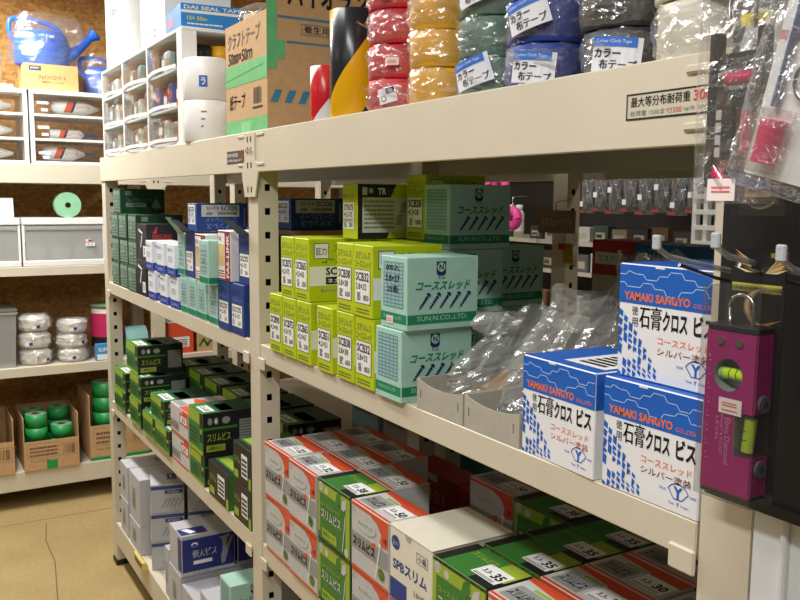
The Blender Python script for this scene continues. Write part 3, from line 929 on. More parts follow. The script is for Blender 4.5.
dup(o30, (0.993, -0.006, ZL2), 0.01, 'orange slim screw carton at the shelf end below the blue cartons')
GO = 'orange cartons in the rear rows'; GG = 'green cartons in the rear rows'
LO = 'orange and white slim screw carton in the rear rows behind the post'
for r in range(1, 4):
    y = 0.001+0.0815*r
    for x in (0.060, 0.193):
        dup(o32, (x+jit(0.004), y, ZL2), jit(0.015), LO, GO); dup(o32, (x, y, ZL), 0.0, LO, GO)
    dup(g35, (0.727+jit(0.004), y, ZL2), jit(0.015), 'green slim screw carton marked 35 in the rear rows', GG); dup(g35, (0.727, y, ZL), 0, 'green slim screw carton marked 35 in the rear rows', GG)
    for x in (0.862, 0.994):
        dup(o30, (x+jit(0.003), y, ZL2), jit(0.015), 'orange slim screw carton marked 30 in the rear rows', 'rear cartons marked 30')
        dup(o30, (x, y, ZL), 0.0, 'orange slim screw carton marked 30 in the rear rows', 'rear cartons marked 30')
for (x, y) in ((0.330, 0.082), (0.330, 0.164), (0.330, 0.246), (0.464, 0.082), (0.464, 0.164), (0.464, 0.246), (0.596, 0.164), (0.596, 0.246)):
    dup(o50, (x, y, ZL), jit(0.02), 'orange slim screw carton in the low rear rows', 'low rear orange cartons')
for (x, y) in ((0.330, 0.082), (0.464, 0.246), (0.597, 0.246)):
    dup(g38 if x > 0.5 else o50, (x, y, ZL2), jit(0.03), 'green slim screw carton behind the plain cream-white carton' if x > 0.5 else ('orange slim screw carton behind the upper green one' if x < 0.4 else 'orange slim screw carton far behind the one marked 50'))

def spb_box():
    w, d, h = 0.124, 0.150, 0.1195
    t = thing('screw_box', 'plain cream-white screw carton with blue lettering between orange and green ones', 'box', (0.598, -0.004, ZL2))
    carton(t, w, d, h, {'all': CREAMB})
    f = face('front', w, d, h); f2 = face('front', w, d, h, 0.0007); p = MB(); PB = mat('spb_blue', (34, 62, 140), 0.5, var=0)
    p.disc(f, 0.018, 0.096, 0.0125, PB, ry=0.0115); p.text(f2, '徳N', 0.010, 0.091, 0.016, 0.010, PAPERW, bold=0.03)
    p.frame(f, 0.080, 0.086, 0.112, 0.103, 0.0012, GREYINK); p.text(f, '小箱', 0.084, 0.089, 0.024, 0.011, PB, bold=0.02)
    p.text(f, 'SPBスリム', 0.010, 0.052, 0.100, 0.019, PB, bold=0.06)
    p.rect(f, 0.002, 0.002, 0.052, 0.036, PB)
    p.text(f, '3.8×45', 0.072, 0.030, 0.032, 0.009, GREYINK, bold=0.03); p.text(f, '600', 0.080, 0.016, 0.024, 0.010, GREYINK, bold=0.03)
    p.build('lettering', t)
    l = MB(); l.poly(f2, [(0.046, h-0.0006), (0.050, h-0.008), (0.056, h-0.010), (0.062, h-0.008), (0.066, h-0.0006)], GREYBOARD); l.build('thumb_notch', t)
    c = MB().box(-0.0008, w+0.0008, -0.0008, d, h, h+0.0012, CREAMB).build('lid', t)
spb_box()
dup(o50, (0.596, -0.002, ZL), 0.0, 'orange slim screw carton under the plain white carton')

# red cartons standing at the back of the low shelf
def red_box(text, loc, label, w=0.205):
    d, h = 0.075, 0.150
    t = thing('screw_box', label, 'box', loc, 0.0)
    carton(t, w, d, h, {'all': REDB})
    f = upside(face('front', w, d, h), w, h); p = MB()
    p.text(f, text, w*0.25, 0.036, w*0.46, 0.030, mat('red_box_lettering', (206, 120, 108), 0.5, var=0), bold=0.05)
    textlines(p, f, w*0.2, 0.080, w*0.5, 0.012, 2, mat('red_box_lettering', (206, 120, 108), 0.5, var=0), random.Random(2)); p.build('lettering', t)
    lb = MB(); lb.rect(face('front', w, d, h, 0.0006), w*0.4, h-0.018, w*0.62, h-0.002, PAPERW); lb.build('white_tab', t)
red_box('1010', (0.085, 0.340, ZL), 'red carton with upside down lettering, first from the rack post')
red_box('10SSJ', (0.295, 0.338, ZL), 'red carton with upside down lettering, between two red ones')
red_box('1016', (0.505, 0.341, ZL), 'red carton with upside down lettering, beside the green rows')
for o in [ob for ob in COL.objects if ob.name.startswith('screw_box') and ob.parent is None and 'rear' in ob.get('label', '') and ob.location.y > 0.24 and ob.location.z < 0.77 and ob.location.x < 0.70]:
    for ch in list(o.children): bpy.data.objects.remove(ch)
    bpy.data.objects.remove(o)
# ---------------------------------------------------------------- far bay, middle shelf
def make(name, label, cat, loc, w, d, h, mats, rotz=0.0, group=None):
    t = thing(name, label, cat, loc, rotz, group)
    carton(t, w, d, h, mats)
    return t

# dark green nail cartons with pale labels
GNW, GND, GNH = 0.112, 0.150, 0.0832
def green_nail(label, loc, rotz=0.0, group=None):
    t = make('screw_box', label, 'box', loc, GNW, GND, GNH, {'all': GREEN_DK}, rotz, group)
    f = face('front', GNW, GND, GNH); f2 = face('front', GNW, GND, GNH, 0.0007); p = MB(); rnd = random.Random(5)
    PG = mat('pale_green_label', (128, 150, 134), 0.5, var=0.2, scale=120)
    p.rect(f, 0.004, 0.006, 0.060, GNH-0.006, PG); p.rect(f, 0.066, 0.006, 0.100, GNH-0.006, PG)
    p.text(f2, 'ビス', 0.010, 0.044, 0.040, 0.022, GREEN_DK, bold=0.05); textlines(p, f2, 0.010, 0.012, 0.044, 0.026, 3, GREEN_DK, rnd)
    textlines(p, f2, 0.070, 0.012, 0.026, 0.055, 5, GREEN_DK, rnd)
    p.build('label', t)
    g = face('right', GNW, GND, GNH); s = MB()
    s.rect(g, 0.016, GNH-0.022, 0.038, GNH-0.006, PG); s.text(g, 'コンクリートビス', 0.020, 0.040, 0.086, 0.012, PG, bold=0.02)
    s.rect(g, 0.018, 0.022, 0.086, 0.036, PG); s.text(face('right', GNW, GND, GNH, 0.0007), 'CHDN75', 0.024, 0.0245, 0.056, 0.009, GREEN_DK, bold=0.04)
    s.poly(g, [(0.104, 0.018), (0.136, 0.018), (0.134, 0.030), (0.126, 0.044), (0.120, 0.050), (0.114, 0.044), (0.106, 0.030)], PG)
    s.rect(g, 0.118, 0.010, 0.122, 0.020, PG)
    s.build('side_print', t)
    return t
gn = None
GNX = (-1.405, -1.280, -1.152)
for c, x in enumerate(GNX):
    for r in range(3):
        lb = 'dark green screw carton in the %s stack beside the far post, %s' % (('first', 'second', 'third')[c], ('bottom layer', 'middle layer', 'top layer')[r])
        loc = (x, 0.002+jit(0.003), ZM+r*(GNH+0.0006))
        if gn is None: gn = green_nail(lb, loc)
        else: dup(gn, loc, jit(0.01), lb)
dup(gn, (-1.365, 0.004, ZM+3*(GNH+0.0006)), 0.0, 'dark green screw carton lying on top of the green stacks')

# black cartons with a red mark
def black_box(label, loc):
    w, d, h = 0.118, 0.150, 0.112
    t = make('screw_box', label, 'box', loc, w, d, h, {'all': BLACKB})
    f = face('front', w, d, h); g = face('right', w, d, h); p = MB()
    p.rect(f, 0.074, 0.012, 0.108, 0.045, PAPERW); p.text(face('front', w, d, h, 0.0008), '5', 0.084, 0.018, 0.012, 0.020, INK, bold=0.05)
    p.poly(f, [(0.020, 0.098), (0.070, 0.086), (0.070, 0.080), (0.020, 0.090)], PAPERW); p.poly(f, [(0.040, 0.040), (0.060, 0.078), (0.066, 0.076), (0.048, 0.038)], PAPERW)
    p.build('front_print', t)
    s = MB(); RD = mat('signal_red_print', (196, 40, 44), 0.5, var=0)
    s.poly(g, [(0.018, 0.084), (0.030, 0.104), (0.034, 0.104), (0.030, 0.084)], RD); s.text(g, 'DRILLING', 0.018, 0.066, 0.060, 0.015, RD, bold=0.05); s.text(g, 'SCREW ドリル', 0.018, 0.052, 0.090, 0.010, LGREY, bold=0.03)
    s.rect(g, 0.018, 0.040, 0.062, 0.048, RD); s.poly(g, [(0.090, 0.084), (0.112, 0.098), (0.116, 0.092), (0.100, 0.080)], RD); s.poly(g, [(0.090, 0.060), (0.128, 0.074), (0.128, 0.068), (0.092, 0.054)], LGREY)
    s.build('side_print', t)
black_box('black screw carton with red mark, lower of the pair', (-1.035, 0.0, ZM))
black_box('black screw carton with red mark, upper of the pair', (-1.022, 0.001, ZM+0.1126))

# small white cartons with blue foot
def small_white(label, loc, group):
    w, d, h = 0.078, 0.076, 0.0885
    t = make('screw_box', label, 'box', loc, w, d, h, {'all': mat('white_blueish_board', (226, 230, 236), 0.5, var=0.02)}, 0.0, group)
    p = MB(); DB = mat('deep_blue_print', (30, 58, 158), 0.5, var=0.03)
    for sd, W in (('front', w), ('right', d)):
        f = face(sd, w, d, h); f2 = face(sd, w, d, h, 0.0007)
        p.rect(f, 0.0003, 0.0006, W-0.0003, 0.024, DB); p.text(f2, 'ユニクロ', 0.008, 0.008, W-0.022, 0.008, PAPERW)
        p.text(f, '軽天ビス', 0.010, h-0.020, W-0.030, 0.009, DB, bold=0.02); textlines(p, f, 0.012, 0.040, W-0.036, 0.018, 3, GREYP, random.Random(1))
    p.build('blue_print', t)
    return t
sw = small_white('small white and blue screw carton beside the black ones, bottom row', (-0.893, 0.0, ZM), 'small white cartons')
for x in (-0.765, -0.655): dup(sw, (x, 0.001, ZM), jit(0.02), 'small white and blue screw carton, bottom row', None)['label'] = 'small white and blue screw carton in bottom row, %s' % ('between two like it' if x < -0.7 else 'beside the mint ones')
for x, lb in ((-0.905, 'top row beside the black carton'), (-0.781, 'top row between two like it'), (-0.668, 'top row beside the open mint carton')):
    dup(sw, (x, -0.002, ZM+0.0891), jit(0.02), 'small white and blue screw carton, ' + lb)

# slim mint cartons
def slim_mint(label, loc, w=0.066, h=0.1, group=None, flap=False):
    d = 0.12
    t = make('screw_box', label, 'box', loc, w, d, h, {'all': MINT}, 0.0, group)
    p = MB(); f = face('front', w, d, h); f2 = face('front', w, d, h, 0.0007)
    p.rect(f, 0.0006, 0.004, w-0.0006, 0.018, MINTG); p.rect(face('right', w, d, h), 0.0006, 0.004, d-0.0006, 0.018, MINTG); p.build('maker_band', t)
    q = MB(); q.rect(f, 0.008, 0.024, w-0.008, h-0.010, TEALP); textlines(q, f2, 0.013, 0.030, w-0.026, h-0.048, 6, GREYP, random.Random(4)); q.disc(f2, w/2, h*0.52, 0.004, MINTG); q.build('label', t)
    if flap:
        fl = MB()
        fl.add([(0.001, 0.0, h), (w-0.001, 0.0, h), (w-0.004, -0.034, h+0.042), (0.004, -0.034, h+0.042)], [(0,1,2,3)], MINT)
        fl.add([(0.001, 0.0012, h), (w-0.001, 0.0012, h), (w-0.004, -0.033, h+0.043), (0.004, -0.033, h+0.043)], [(3,2,1,0)], MINT); fl.build('open_flap', t)
    return t
for k, (x, lb) in enumerate(((-0.553, 'beside the white and blue ones'), (-0.478, 'second beside the white and blue ones'), (-0.400, 'third in its row'), (-0.312, 'beside the navy ones'))):
    slim_mint('slim mint screw carton in the bottom row, ' + lb, (x, 0.0, ZM))
slim_mint('slim mint screw carton with its lid flap standing open', (-0.560, -0.002, ZM+0.1008), 0.060, 0.112, flap=True)
slim_mint('slim mint screw carton standing before the first crimson lettered carton', (-0.303, -0.024, ZM+0.1008), 0.070, 0.106)

# navy cartons with white label
def navy_box(label, loc, w=0.082, d=0.13, h=0.116, code='SCC75', flap=False, side=False):
    t = make('screw_box', label, 'box', loc, w, d, h, {'all': NAVYB})
    f = face('front', w, d, h); f2 = face('front', w, d, h, 0.0007); f3 = face('front', w, d, h, 0.001); p = MB(); rnd = random.Random(9)
    PB = mat('pale_blue_lettering', (120, 144, 196), 0.5, var=0)
    p.text(f, '軽天ビス', 0.010, h-0.026, w-0.026, 0.012, PB, bold=0.02); p.text(f, 'コーススレッド', 0.010, h-0.042, w-0.024, 0.010, PB, bold=0.02)
    p.rect(f, 0.009, 0.018, w-0.012, 0.068, PAPERW); p.text(f2, code, 0.013, 0.051, w-0.032, 0.012, INK, bold=0.05); p.text(f2, '4.2-75', 0.013, 0.038, w-0.040, 0.009, INK, bold=0.03)
    code_block(p, f2, 0.014, 0.022, 0.013, rnd); p.text(f2, '250', w-0.038, 0.023, 0.018, 0.008, INK, bold=0.03); p.build('label', t)
    if side:
        g = upside(face('right', w, d, h), d, h); g2 = upside(face('right', w, d, h, 0.0007), d, h); s = MB()
        W = d
        s.rect(g, 0.022, 0.004, W-0.012, 0.034, LGREY); s.text(g2, code, 0.028, 0.007, 0.044, 0.011, INK, bold=0.05); s.text(g2, '4.2×75', 0.076, 0.008, 0.034, 0.008, INK, bold=0.03); textlines(s, g2, 0.030, 0.022, 0.050, 0.009, 1, GREYINK, rnd, 0.8); s.text(g2, 'NEW', 0.094, 0.022, 0.018, 0.008, INK, bold=0.05)
        s.text(g, 'コーススレッド', 0.028, 0.036, 0.084, 0.012, PB, bold=0.03); s.text(g, 'ステンレス', 0.030, 0.051, 0.080, 0.013, PB, bold=0.05)
        s.rect(g, 0.006, 0.010, 0.010, 0.058, PB); s.build('side_label', t)
    if flap:
        fl = MB(); PF = mat('flap_inside_blue', (84, 96, 160), 0.6, var=0.04)
        fl.add([(0.0, 0.0, h), (w, 0.0, h), (w-0.002, -0.040, h+0.034), (0.002, -0.040, h+0.034)], [(0,1,2,3)], NAVYB)
        fl.add([(0.0, 0.001, h), (w, 0.001, h), (w-0.002, -0.039, h+0.035), (0.002, -0.039, h+0.035)], [(3,2,1,0)], PF); fl.build('open_flap', t)
    return t
navy_box('navy screw carton with white label, bottom row beside the mint ones', (-0.232, -0.002, ZM), 0.084)
navy_box('navy screw carton with white label, bottom row, second from the mint ones', (-0.145, -0.001, ZM), 0.086)
navy_box('navy screw carton with its blue lid flap open, beside the crimson lettered carton', (-0.496, 0.0, ZM+0.1008), 0.076, flap=True)
navy_box('navy screw carton with open flap, next to the rack post', (-0.108, 0.006, ZM+0.1168), 0.078, d=0.11, h=0.110, flap=True)
navy_box('wide navy screw carton lettered upside down, across the top row', (-0.482, 0.003, ZM+0.2215), 0.080, d=0.135, h=0.072, side=True)
navy_box('navy screw carton with upside down lettering behind the rack post', (-0.195, 0.135, ZM+0.2340), 0.085, d=0.135, h=0.074, code='SCC32', side=True)
for k, (x, y, z) in enumerate(((-0.20, 0.135, ZM), (-0.20, 0.135, ZM+0.117), (-0.31, 0.135, ZM), (-0.31, 0.135, ZM+0.117), (-0.42, 0.135, ZM), (-0.42, 0.135, ZM+0.117))):
    t = make('screw_box', 'kraft carton in the second row of the middle shelf', 'box', (x, y, z), 0.100, 0.14, 0.116, {'all': KRAFT}, jit(0.01), 'second row kraft cartons')
    tp = MB(); tp.rect(face('top', 0.1, 0.14, 0.116), 0.04, 0.001, 0.06, 0.139, mat('parcel_tape', (170, 130, 84), 0.35, var=0.04)); tp.build('parcel_tape', t)

# cartons with crimson lettering up the side
def fas_box(label, loc, big=True):
    w, d, h = 0.088, 0.10, 0.116
    t = make('screw_box', label, 'box', loc, w, d, h, {'all': PAPERW})
    f = face('front', w, d, h); f2 = face('front', w, d, h, 0.0007); f3 = face('front', w, d, h, 0.001); p = MB()
    p.rect(f, 0.001, 0.001, w-0.001, h-0.0015, MAROON); p.rect(f2, 0.005, 0.004, 0.052, h-0.006, PAPERW); p.rect(f3, 0.006, 0.034, 0.050, h-0.032, BEIGEP); p.text(f3, 'FAS', 0.010, h-0.024, 0.020, 0.010, MAROON, bold=0.03)
    textlines(p, f3, 0.008, 0.008, 0.040, 0.018, 3, MAROON, random.Random(8)); p.build('front_print', t)
    q = MB(); ff = lambda a, b: f2(0.080-b, 0.008+a)
    q.text(ff, 'FAS-LINK', 0.0, 0.0, 0.100, 0.018, PAPERW, bold=0.06); q.build('brand_lettering', t)
fas_box('white screw carton with crimson upright lettering before the post', (-0.225, -0.003, ZM+0.1168))
fas_box('white and beige screw carton behind the slim mint one, crimson edge', (-0.413, 0.0, ZM+0.1008))

# ---------------------------------------------------------------- far bay, low shelf: green and black slim cartons seen end on
def slim_end(label, loc, w, d, h, rotz=0.0, group=None, kind='green'):
    t = thing('screw_box', label, 'box', loc, rotz, group)
    f = face('front', w, d, h); f2 = face('front', w, d, h, 0.0007); g = face('right', w, d, h); g2 = face('right', w, d, h, 0.0007); g3 = face('right', w, d, h, 0.001); tf = face('top', w, d, h); tf2 = face('top', w, d, h, 0.0007); rnd = random.Random(6)
    if kind == 'orange':
        carton(t, w, d, h, {'all': LGREY})
        p = MB(); p.rect(f, w*0.55, h*0.48, w-0.001, h*0.86, ORANGE); p.rect(f, w*0.72, h*0.86, w-0.001, h-0.0015, ORANGE); p.rect(f, 0.001, 0.001, w-0.001, h*0.08, ORANGE); p.rect(f2, w*0.60, h*0.55, w*0.94, h*0.78, PAPERW); p.rect(f, 0.002, h*0.15, w*0.5, h*0.46, GREYP)
        p.text(f2, '35', w*0.66, h*0.58, w*0.2, h*0.16, INK, bold=0.05); p.text(f2, 'スリム', 0.006, h*0.22, w*0.4, h*0.16, INK, bold=0.03); p.build('front_print', t)
        q = MB(); q.rect(tf, w*0.5, 0.001, w-0.001, d*0.16, ORANGE); q.poly(tf, [(0.004, d*0.45), (w*0.7, d*0.25), (w*0.9, d*0.42), (w*0.3, d*0.62)], ORANGE); q.rect(tf2, 0.008, 0.006, w*0.45, d*0.2, GREYP); textlines(q, tf2, 0.01, d*0.65, w*0.6, d*0.2, 3, GREYP, rnd); q.build('top_print', t)
        return t
    carton(t, w, d, h, {'all': BLACKB, 'front': GREEN, 'left': GREEN})
    p = MB(); p.rect(f, 0.001, h*0.70, w*0.80, h-0.0015, YGREEN); p.rect(f, w*0.80, h*0.3, w-0.001, h-0.0015, BLACKB); p.rect(f, 0.001, 0.001, w-0.001, h*0.10, YGREEN)
    textlines(p, f2, 0.010, h*0.2, w*0.6, h*0.4, 4, GREEN_DK, rnd); p.rect(f2, w*0.84, h*0.5, w*0.96, h*0.62, YGREEN); p.build('front_print', t)
    s = MB()
    s.rect(g, 0.001, h*0.60, d*0.62, h*0.66, GREEN); s.text(g, 'スリムビス', d*0.08, h*0.32, d*0.42, h*0.20, YGREEN, bold=0.04)
    s.rect(g, d*0.06, h*0.08, d*0.40, h*0.24, YGREEN); s.text(g2, '6 標準タイプ', d*0.09, h*0.11, d*0.26, h*0.10, GREEN_DK, bold=0.02)
    for k, a in enumerate((0.13, 0.24, 0.42)):
        s.disc(g, d*a, h*0.80, d*(0.04 if k < 2 else 0.075), GREYP, ry=h*0.085)
    s.text(g2, '6', d*0.215, h*0.74, d*0.05, h*0.13, PAPERW, bold=0.06)
    s.rect(g, d*0.66, h*0.16, d*0.96, h*0.78, GREYP)
    for k in range(9): s.rect(g2, d*0.66, h*(0.17+0.068*k), d*0.96, h*(0.175+0.068*k)+0.0006, INK)
    s.build('side_print', t)
    q = MB(); q.rect(tf, 0.001, d*0.30, w-0.001, d-0.001, GREEN_DK); q.rect(tf, 0.001, 0.001, w-0.001, d*0.30, GREEN); q.rect(tf, w*0.3, d*0.36, w*0.9, d*0.60, YGREEN); q.rect(tf2, w*0.30, d*0.06, w*0.86, d*0.26, PAPERW)
    q.text(face('top', w, d, h, 0.001), '3.3-35', w*0.36, d*0.10, w*0.44, d*0.10, INK, bold=0.05); q.build('top_print', t)
    return t
A = (0.165, 0.150, 0.0705)
slim_end('green slim screw carton at the far post, lower one', (-1.405, -0.004, ZL), *A)
slim_end('green slim screw carton at the far post, upper one', (-1.400, -0.002, ZL+0.0711), *A)
Bx = (0.145, 0.150, 0.0845)
slim_end('green slim screw carton beside the far post stack, lower one', (-1.160, -0.006, ZL), *Bx)
slim_end('green slim screw carton beside the far post stack, middle one', (-1.155, -0.004, ZL+0.0851), *Bx)
slim_end('dark green slim screw carton perched highest on the far low shelf', (-1.215, 0.0, ZL+0.1702), 0.155, 0.150, 0.095)
Cx = (0.150, 0.150, 0.0740)
slim_end('green slim screw carton before the highest stack, lower one', (-0.985, -0.006, ZL), *Cx)
slim_end('green slim screw carton beside the orange pair, lower one', (-0.830, -0.006, ZL), *Cx)
slim_end('green slim screw carton beside the orange pair, upper one', (-0.895, -0.002, ZL+0.0746), *Cx)
slim_end('orange and white slim screw carton wedged between green ones, lower one', (-0.672, 0.0, ZL), 0.168, 0.15, 0.0835, kind='orange')
slim_end('orange and white slim screw carton wedged between green ones, upper one', (-0.672, -0.002, ZL+0.0841), 0.168, 0.15, 0.0835, kind='orange')
slim_end('green and black slim screw carton with bright lettering, lower one', (-0.497, 0.0, ZL), 0.124, 0.150, 0.0835)
slim_end('green and black slim screw carton with bright lettering, upper one', (-0.495, -0.002, ZL+0.0841), 0.122, 0.150, 0.112)
def front_label_box(label, loc, w, d, h):
    t = thing('screw_box', label, 'box', loc, 0.0)
    carton(t, w, d, h, {'all': BLACKB, 'right': GREEN, 'top': GREEN})
    f = face('front', w, d, h); f2 = face('front', w, d, h, 0.0007); rnd = random.Random(2); p = MB()
    p.rect(f, w*0.48, h*0.22, w*0.82, h*0.80, PAPERW); textlines(p, f2, w*0.51, h*0.28, w*0.28, h*0.46, 4, INK, rnd, 0.6); p.text(f, 'スリム', w*0.08, h*0.5, w*0.32, h*0.16, YGREEN, bold=0.04); p.rect(f, w*0.06, h*0.1, w*0.3, h*0.3, YGREEN); p.rect(f, w*0.88, 0.001, w-0.001, h*0.3, YGREEN)
    p.build('size_label', t)
    q = MB(); tf = face('top', w, d, h); q.rect(tf, 0.001, 0.001, w-0.001, d*0.12, BLACKB); q.rect(tf, w*0.1, d*0.16, w*0.8, d*0.34, YGREEN); q.rect(face('top', w, d, h, 0.0007), w*0.15, d*0.45, w*0.8, d*0.7, GREEN_DK); q.build('top_print', t)
    r = MB(); g = face('right', w, d, h); r.rect(g, d*0.1, h*0.6, d*0.8, h*0.9, YGREEN); r.build('side_print', t)
    return t
front_label_box('black slim screw carton with white label, single one between the stacks', (-0.330, -0.002, ZL), 0.150, 0.14, 0.090)
front_label_box('black slim screw carton with white label beside the post, lower one', (-0.150, 0.0, ZL), 0.115, 0.14, 0.093)
front_label_box('black slim screw carton with white label beside the post, upper one', (-0.148, 0.0, ZL+0.0936), 0.115, 0.14, 0.093)
gg = slim_end('green and black slim screw carton in the rear of the far low shelf', (-1.37, 0.160, ZL), 0.150, 0.150, 0.093, 0.0, 'rear cartons on the far low shelf')
for (x, y, z) in ((-1.20, 0.160, ZL), (-1.03, 0.160, ZL), (-0.86, 0.160, ZL), (-0.69, 0.160, ZL), (-0.52, 0.160, ZL), (-0.35, 0.160, ZL), (-0.19, 0.160, ZL),
                  (-1.20, 0.160, ZL+0.0936), (-1.03, 0.160, ZL+0.0936), (-0.86, 0.160, ZL+0.0936), (-0.69, 0.160, ZL+0.0936), (-0.52, 0.162, ZL+0.0936), (-0.35, 0.160, ZL+0.0936)):
    dup(gg, (x+jit(0.004), y, z), jit(0.01))

# ---------------------------------------------------------------- far bay, bottom shelf
ZB = 0.1722
OFFW = mat('off_white_board', (188, 188, 192), 0.6, var=0.04)
SCBLUE = mat('slate_blue_print', (62, 78, 138), 0.5, var=0.03)
def white_big(label, loc, w, d, h, rotz=0.0):
    t = make('screw_box', label, 'box', loc, w, d, h, {'all': OFFW}, rotz)
    p = MB(); f = face('front', w, d, h); g = face('right', w, d, h); tf = face('top', w, d, h)
    p.rect(f, w*0.30, h*0.25, w*0.60, h*0.70, mat('green_grey_stamp', (150, 158, 138), 0.6, var=0.1)); textlines(p, face('front', w, d, h, 0.0007), w*0.33, h*0.32, w*0.24, h*0.3, 3, GREYINK, random.Random(1)); p.build('stamp', t)
    q = MB(); textlines(q, tf, w*0.3, d*0.5, w*0.5, d*0.1, 1, GREYINK, random.Random(2), 0.8); q.rect(tf, 0.001, d*0.32, w-0.001, d*0.325, GREYP); q.build('top_print', t)
white_big('off-white carton by the far post on the bottom shelf, lower one', (-1.400, 0.004, ZB), 0.115, 0.22, 0.130)
white_big('off-white carton by the far post on the bottom shelf, upper one', (-1.398, 0.006, ZB+0.1306), 0.112, 0.22, 0.130)
white_big('tall plain off-white carton on the bottom shelf', (-1.262, 0.006, ZB+0.1006), 0.150, 0.25, 0.165)
white_big('low off-white carton under the tall plain one', (-1.262, 0.004, ZB), 0.150, 0.22, 0.100)
def screw_print_box(label, loc, rotz):
    w, d, h = 0.120, 0.105, 0.0965
    t = make('screw_box', label, 'box', loc, w, d, h, {'all': OFFW}, rotz)
    p = MB()
    for sd, W in (('right', d), ('front', w)):
        g = face(sd, w, d, h); g2 = face(sd, w, d, h, 0.0007)
        p.rect(g, 0.0006, h*0.82, W-0.0006, h*0.94, SCBLUE); p.rect(g, W*0.42, h*0.66, W*0.96, h*0.79, SCBLUE); p.text(g2, 'SCREW', W*0.5, h*0.68, W*0.36, h*0.08, LGREY, bold=0.03)
        for k in range(5):
            a = W*0.32+k*W*0.12
            p.poly(g, [(a, h*0.20), (a+0.003, h*0.18), (a+0.016, h*0.42), (a+0.012, h*0.45)], GREYP); p.poly(g, [(a+0.009, h*0.47), (a+0.018, h*0.40), (a+0.020, h*0.46), (a+0.014, h*0.50)], GREYP)
    p.build('blue_print', t)
    q = MB(); tf = face('top', w, d, h); q.rect(tf, w*0.1, d*0.52, w*0.62, d*0.80, SCBLUE); q.rect(face('top', w, d, h, 0.0007), w*0.18, d*0.60, w*0.5, d*0.66, LGREY); q.build('top_print', t)
ROT = math.radians(-13)
for r, nm in enumerate(('bottom', 'middle', 'top')):
    z = ZB+r*0.0972
    screw_print_box('white carton with blue screw print, front stack, %s one' % nm, (-1.096+0.003*r, 0.036, z), ROT)
    screw_print_box('white carton with blue screw print, rear stack, %s one' % nm, (-1.066, 0.150, z), ROT)
def keiten(label, loc):
    w, d, h = 0.125, 0.160, 0.122
    t = make('screw_box', label, 'box', loc, w, d, h, {'all': OFFW})
    KB = mat('ultramarine_print', (34, 46, 120), 0.5, var=0.04)
    p = MB(); g = face('right', w, d, h); g2 = face('right', w, d, h, 0.0007); g3 = face('right', w, d, h, 0.001)
    p.rect(g, 0.002, 0.012, d-0.002, h-0.012, KB); p.rect(face('front', w, d, h), w*0.7, 0.012, w-0.001, h-0.012, KB); p.build('blue_panel', t)
    q = MB(); q.text(g2, '軽天ビス', 0.032, 0.052, 0.072, 0.024, PAPERW, bold=0.05); q.rect(g2, 0.034, 0.032, 0.090, 0.043, PAPERW); q.text(g2, '3.5×25', 0.034, 0.004, 0.05, 0.006, GREYINK)
    q.disc(g2, 0.038, 0.092, 0.010, PAPERW, ry=0.007); q.disc(g3, 0.038, 0.090, 0.007, KB, ry=0.004); q.build('product_name', t)
    s = MB()
    s.poly(g2, [(0.112, 0.100), (0.146, 0.106), (0.142, 0.098), (0.136, 0.094), (0.134, 0.070), (0.150, 0.100), (0.154, 0.098), (0.136, 0.046), (0.128, 0.020), (0.118, 0.018), (0.116, 0.040), (0.122, 0.060), (0.122, 0.090)], GREYP); s.build('printed_screw', t)
    u = MB(); tf = face('top', w, d, h); u.rect(tf, w*0.55, 0.002, w*0.95, d*0.5, KB); u.poly(face('top', w, d, h, 0.0007), [(w*0.6, 0.012), (w*0.9, 0.03), (w*0.85, 0.05), (w*0.6, 0.03)], PAPERW); u.build('top_print', t)
keiten('blue and white drywall screw carton on the bottom shelf, front one', (-0.732, 0.002, ZB+0.128))
keiten('blue and white drywall screw carton behind the front one', (-0.732, 0.170, ZB+0.128))
white_big('off-white carton under the blue drywall screw cartons', (-0.738, 0.0, ZB), 0.122, 0.34, 0.1274)
white_big('off-white carton lying between the drywall screws and the mint carton', (-0.605, 0.0, ZB), 0.150, 0.25, 0.110)
white_big('off-white carton underneath the upright mint carton', (-0.430, 0.0, ZB), 0.270, 0.25, 0.165)
white_big('narrow off-white carton beside the blue drywall screw carton', (-0.800, 0.004, ZB), 0.045, 0.16, 0.155)
mint_tall = mint_box('mint screw carton standing on the bottom shelf carton pile', (-0.262, 0.0, ZB+0.1656), 0.0)
# small yellow marker holder lying on the bottom beam
yt = thing('label_holder', 'small yellow plastic label holder lying on the bottom beam', 'label holder', (-1.10, -0.022, ZB), 0.0)
YEL = mat('yellow_plastic', (216, 200, 110), 0.45)
b = MB(); b.prism([(0.0, 0.0), (0.020, 0.0), (0.020, 0.016), (0.010, 0.028), (0.0, 0.028)], 'x', 0.0, 0.115, YEL); b.build('body', yt)
b = MB(); b.box(0.022, 0.10, -0.0012, 0.0, 0.008, 0.020, BLACKPL); b.build('dark_slot', yt)
b = MB(); b.cyl((0.105, -0.001, 0.022), (0.105, -0.004, 0.022), 0.006, mat('signal_red_print', (196, 40, 44), 0.5, var=0), n=10); b.build('red_button', yt)
# near bay, bottom shelf (mostly cut off below the frame)
for k, x in enumerate((0.07, 0.20, 0.33)):
    white_big('off-white carton on the bottom shelf of the near bay, %s from the post' % ('first', 'second', 'third')[k], (x, 0.01, ZB), 0.12, 0.2, 0.20)
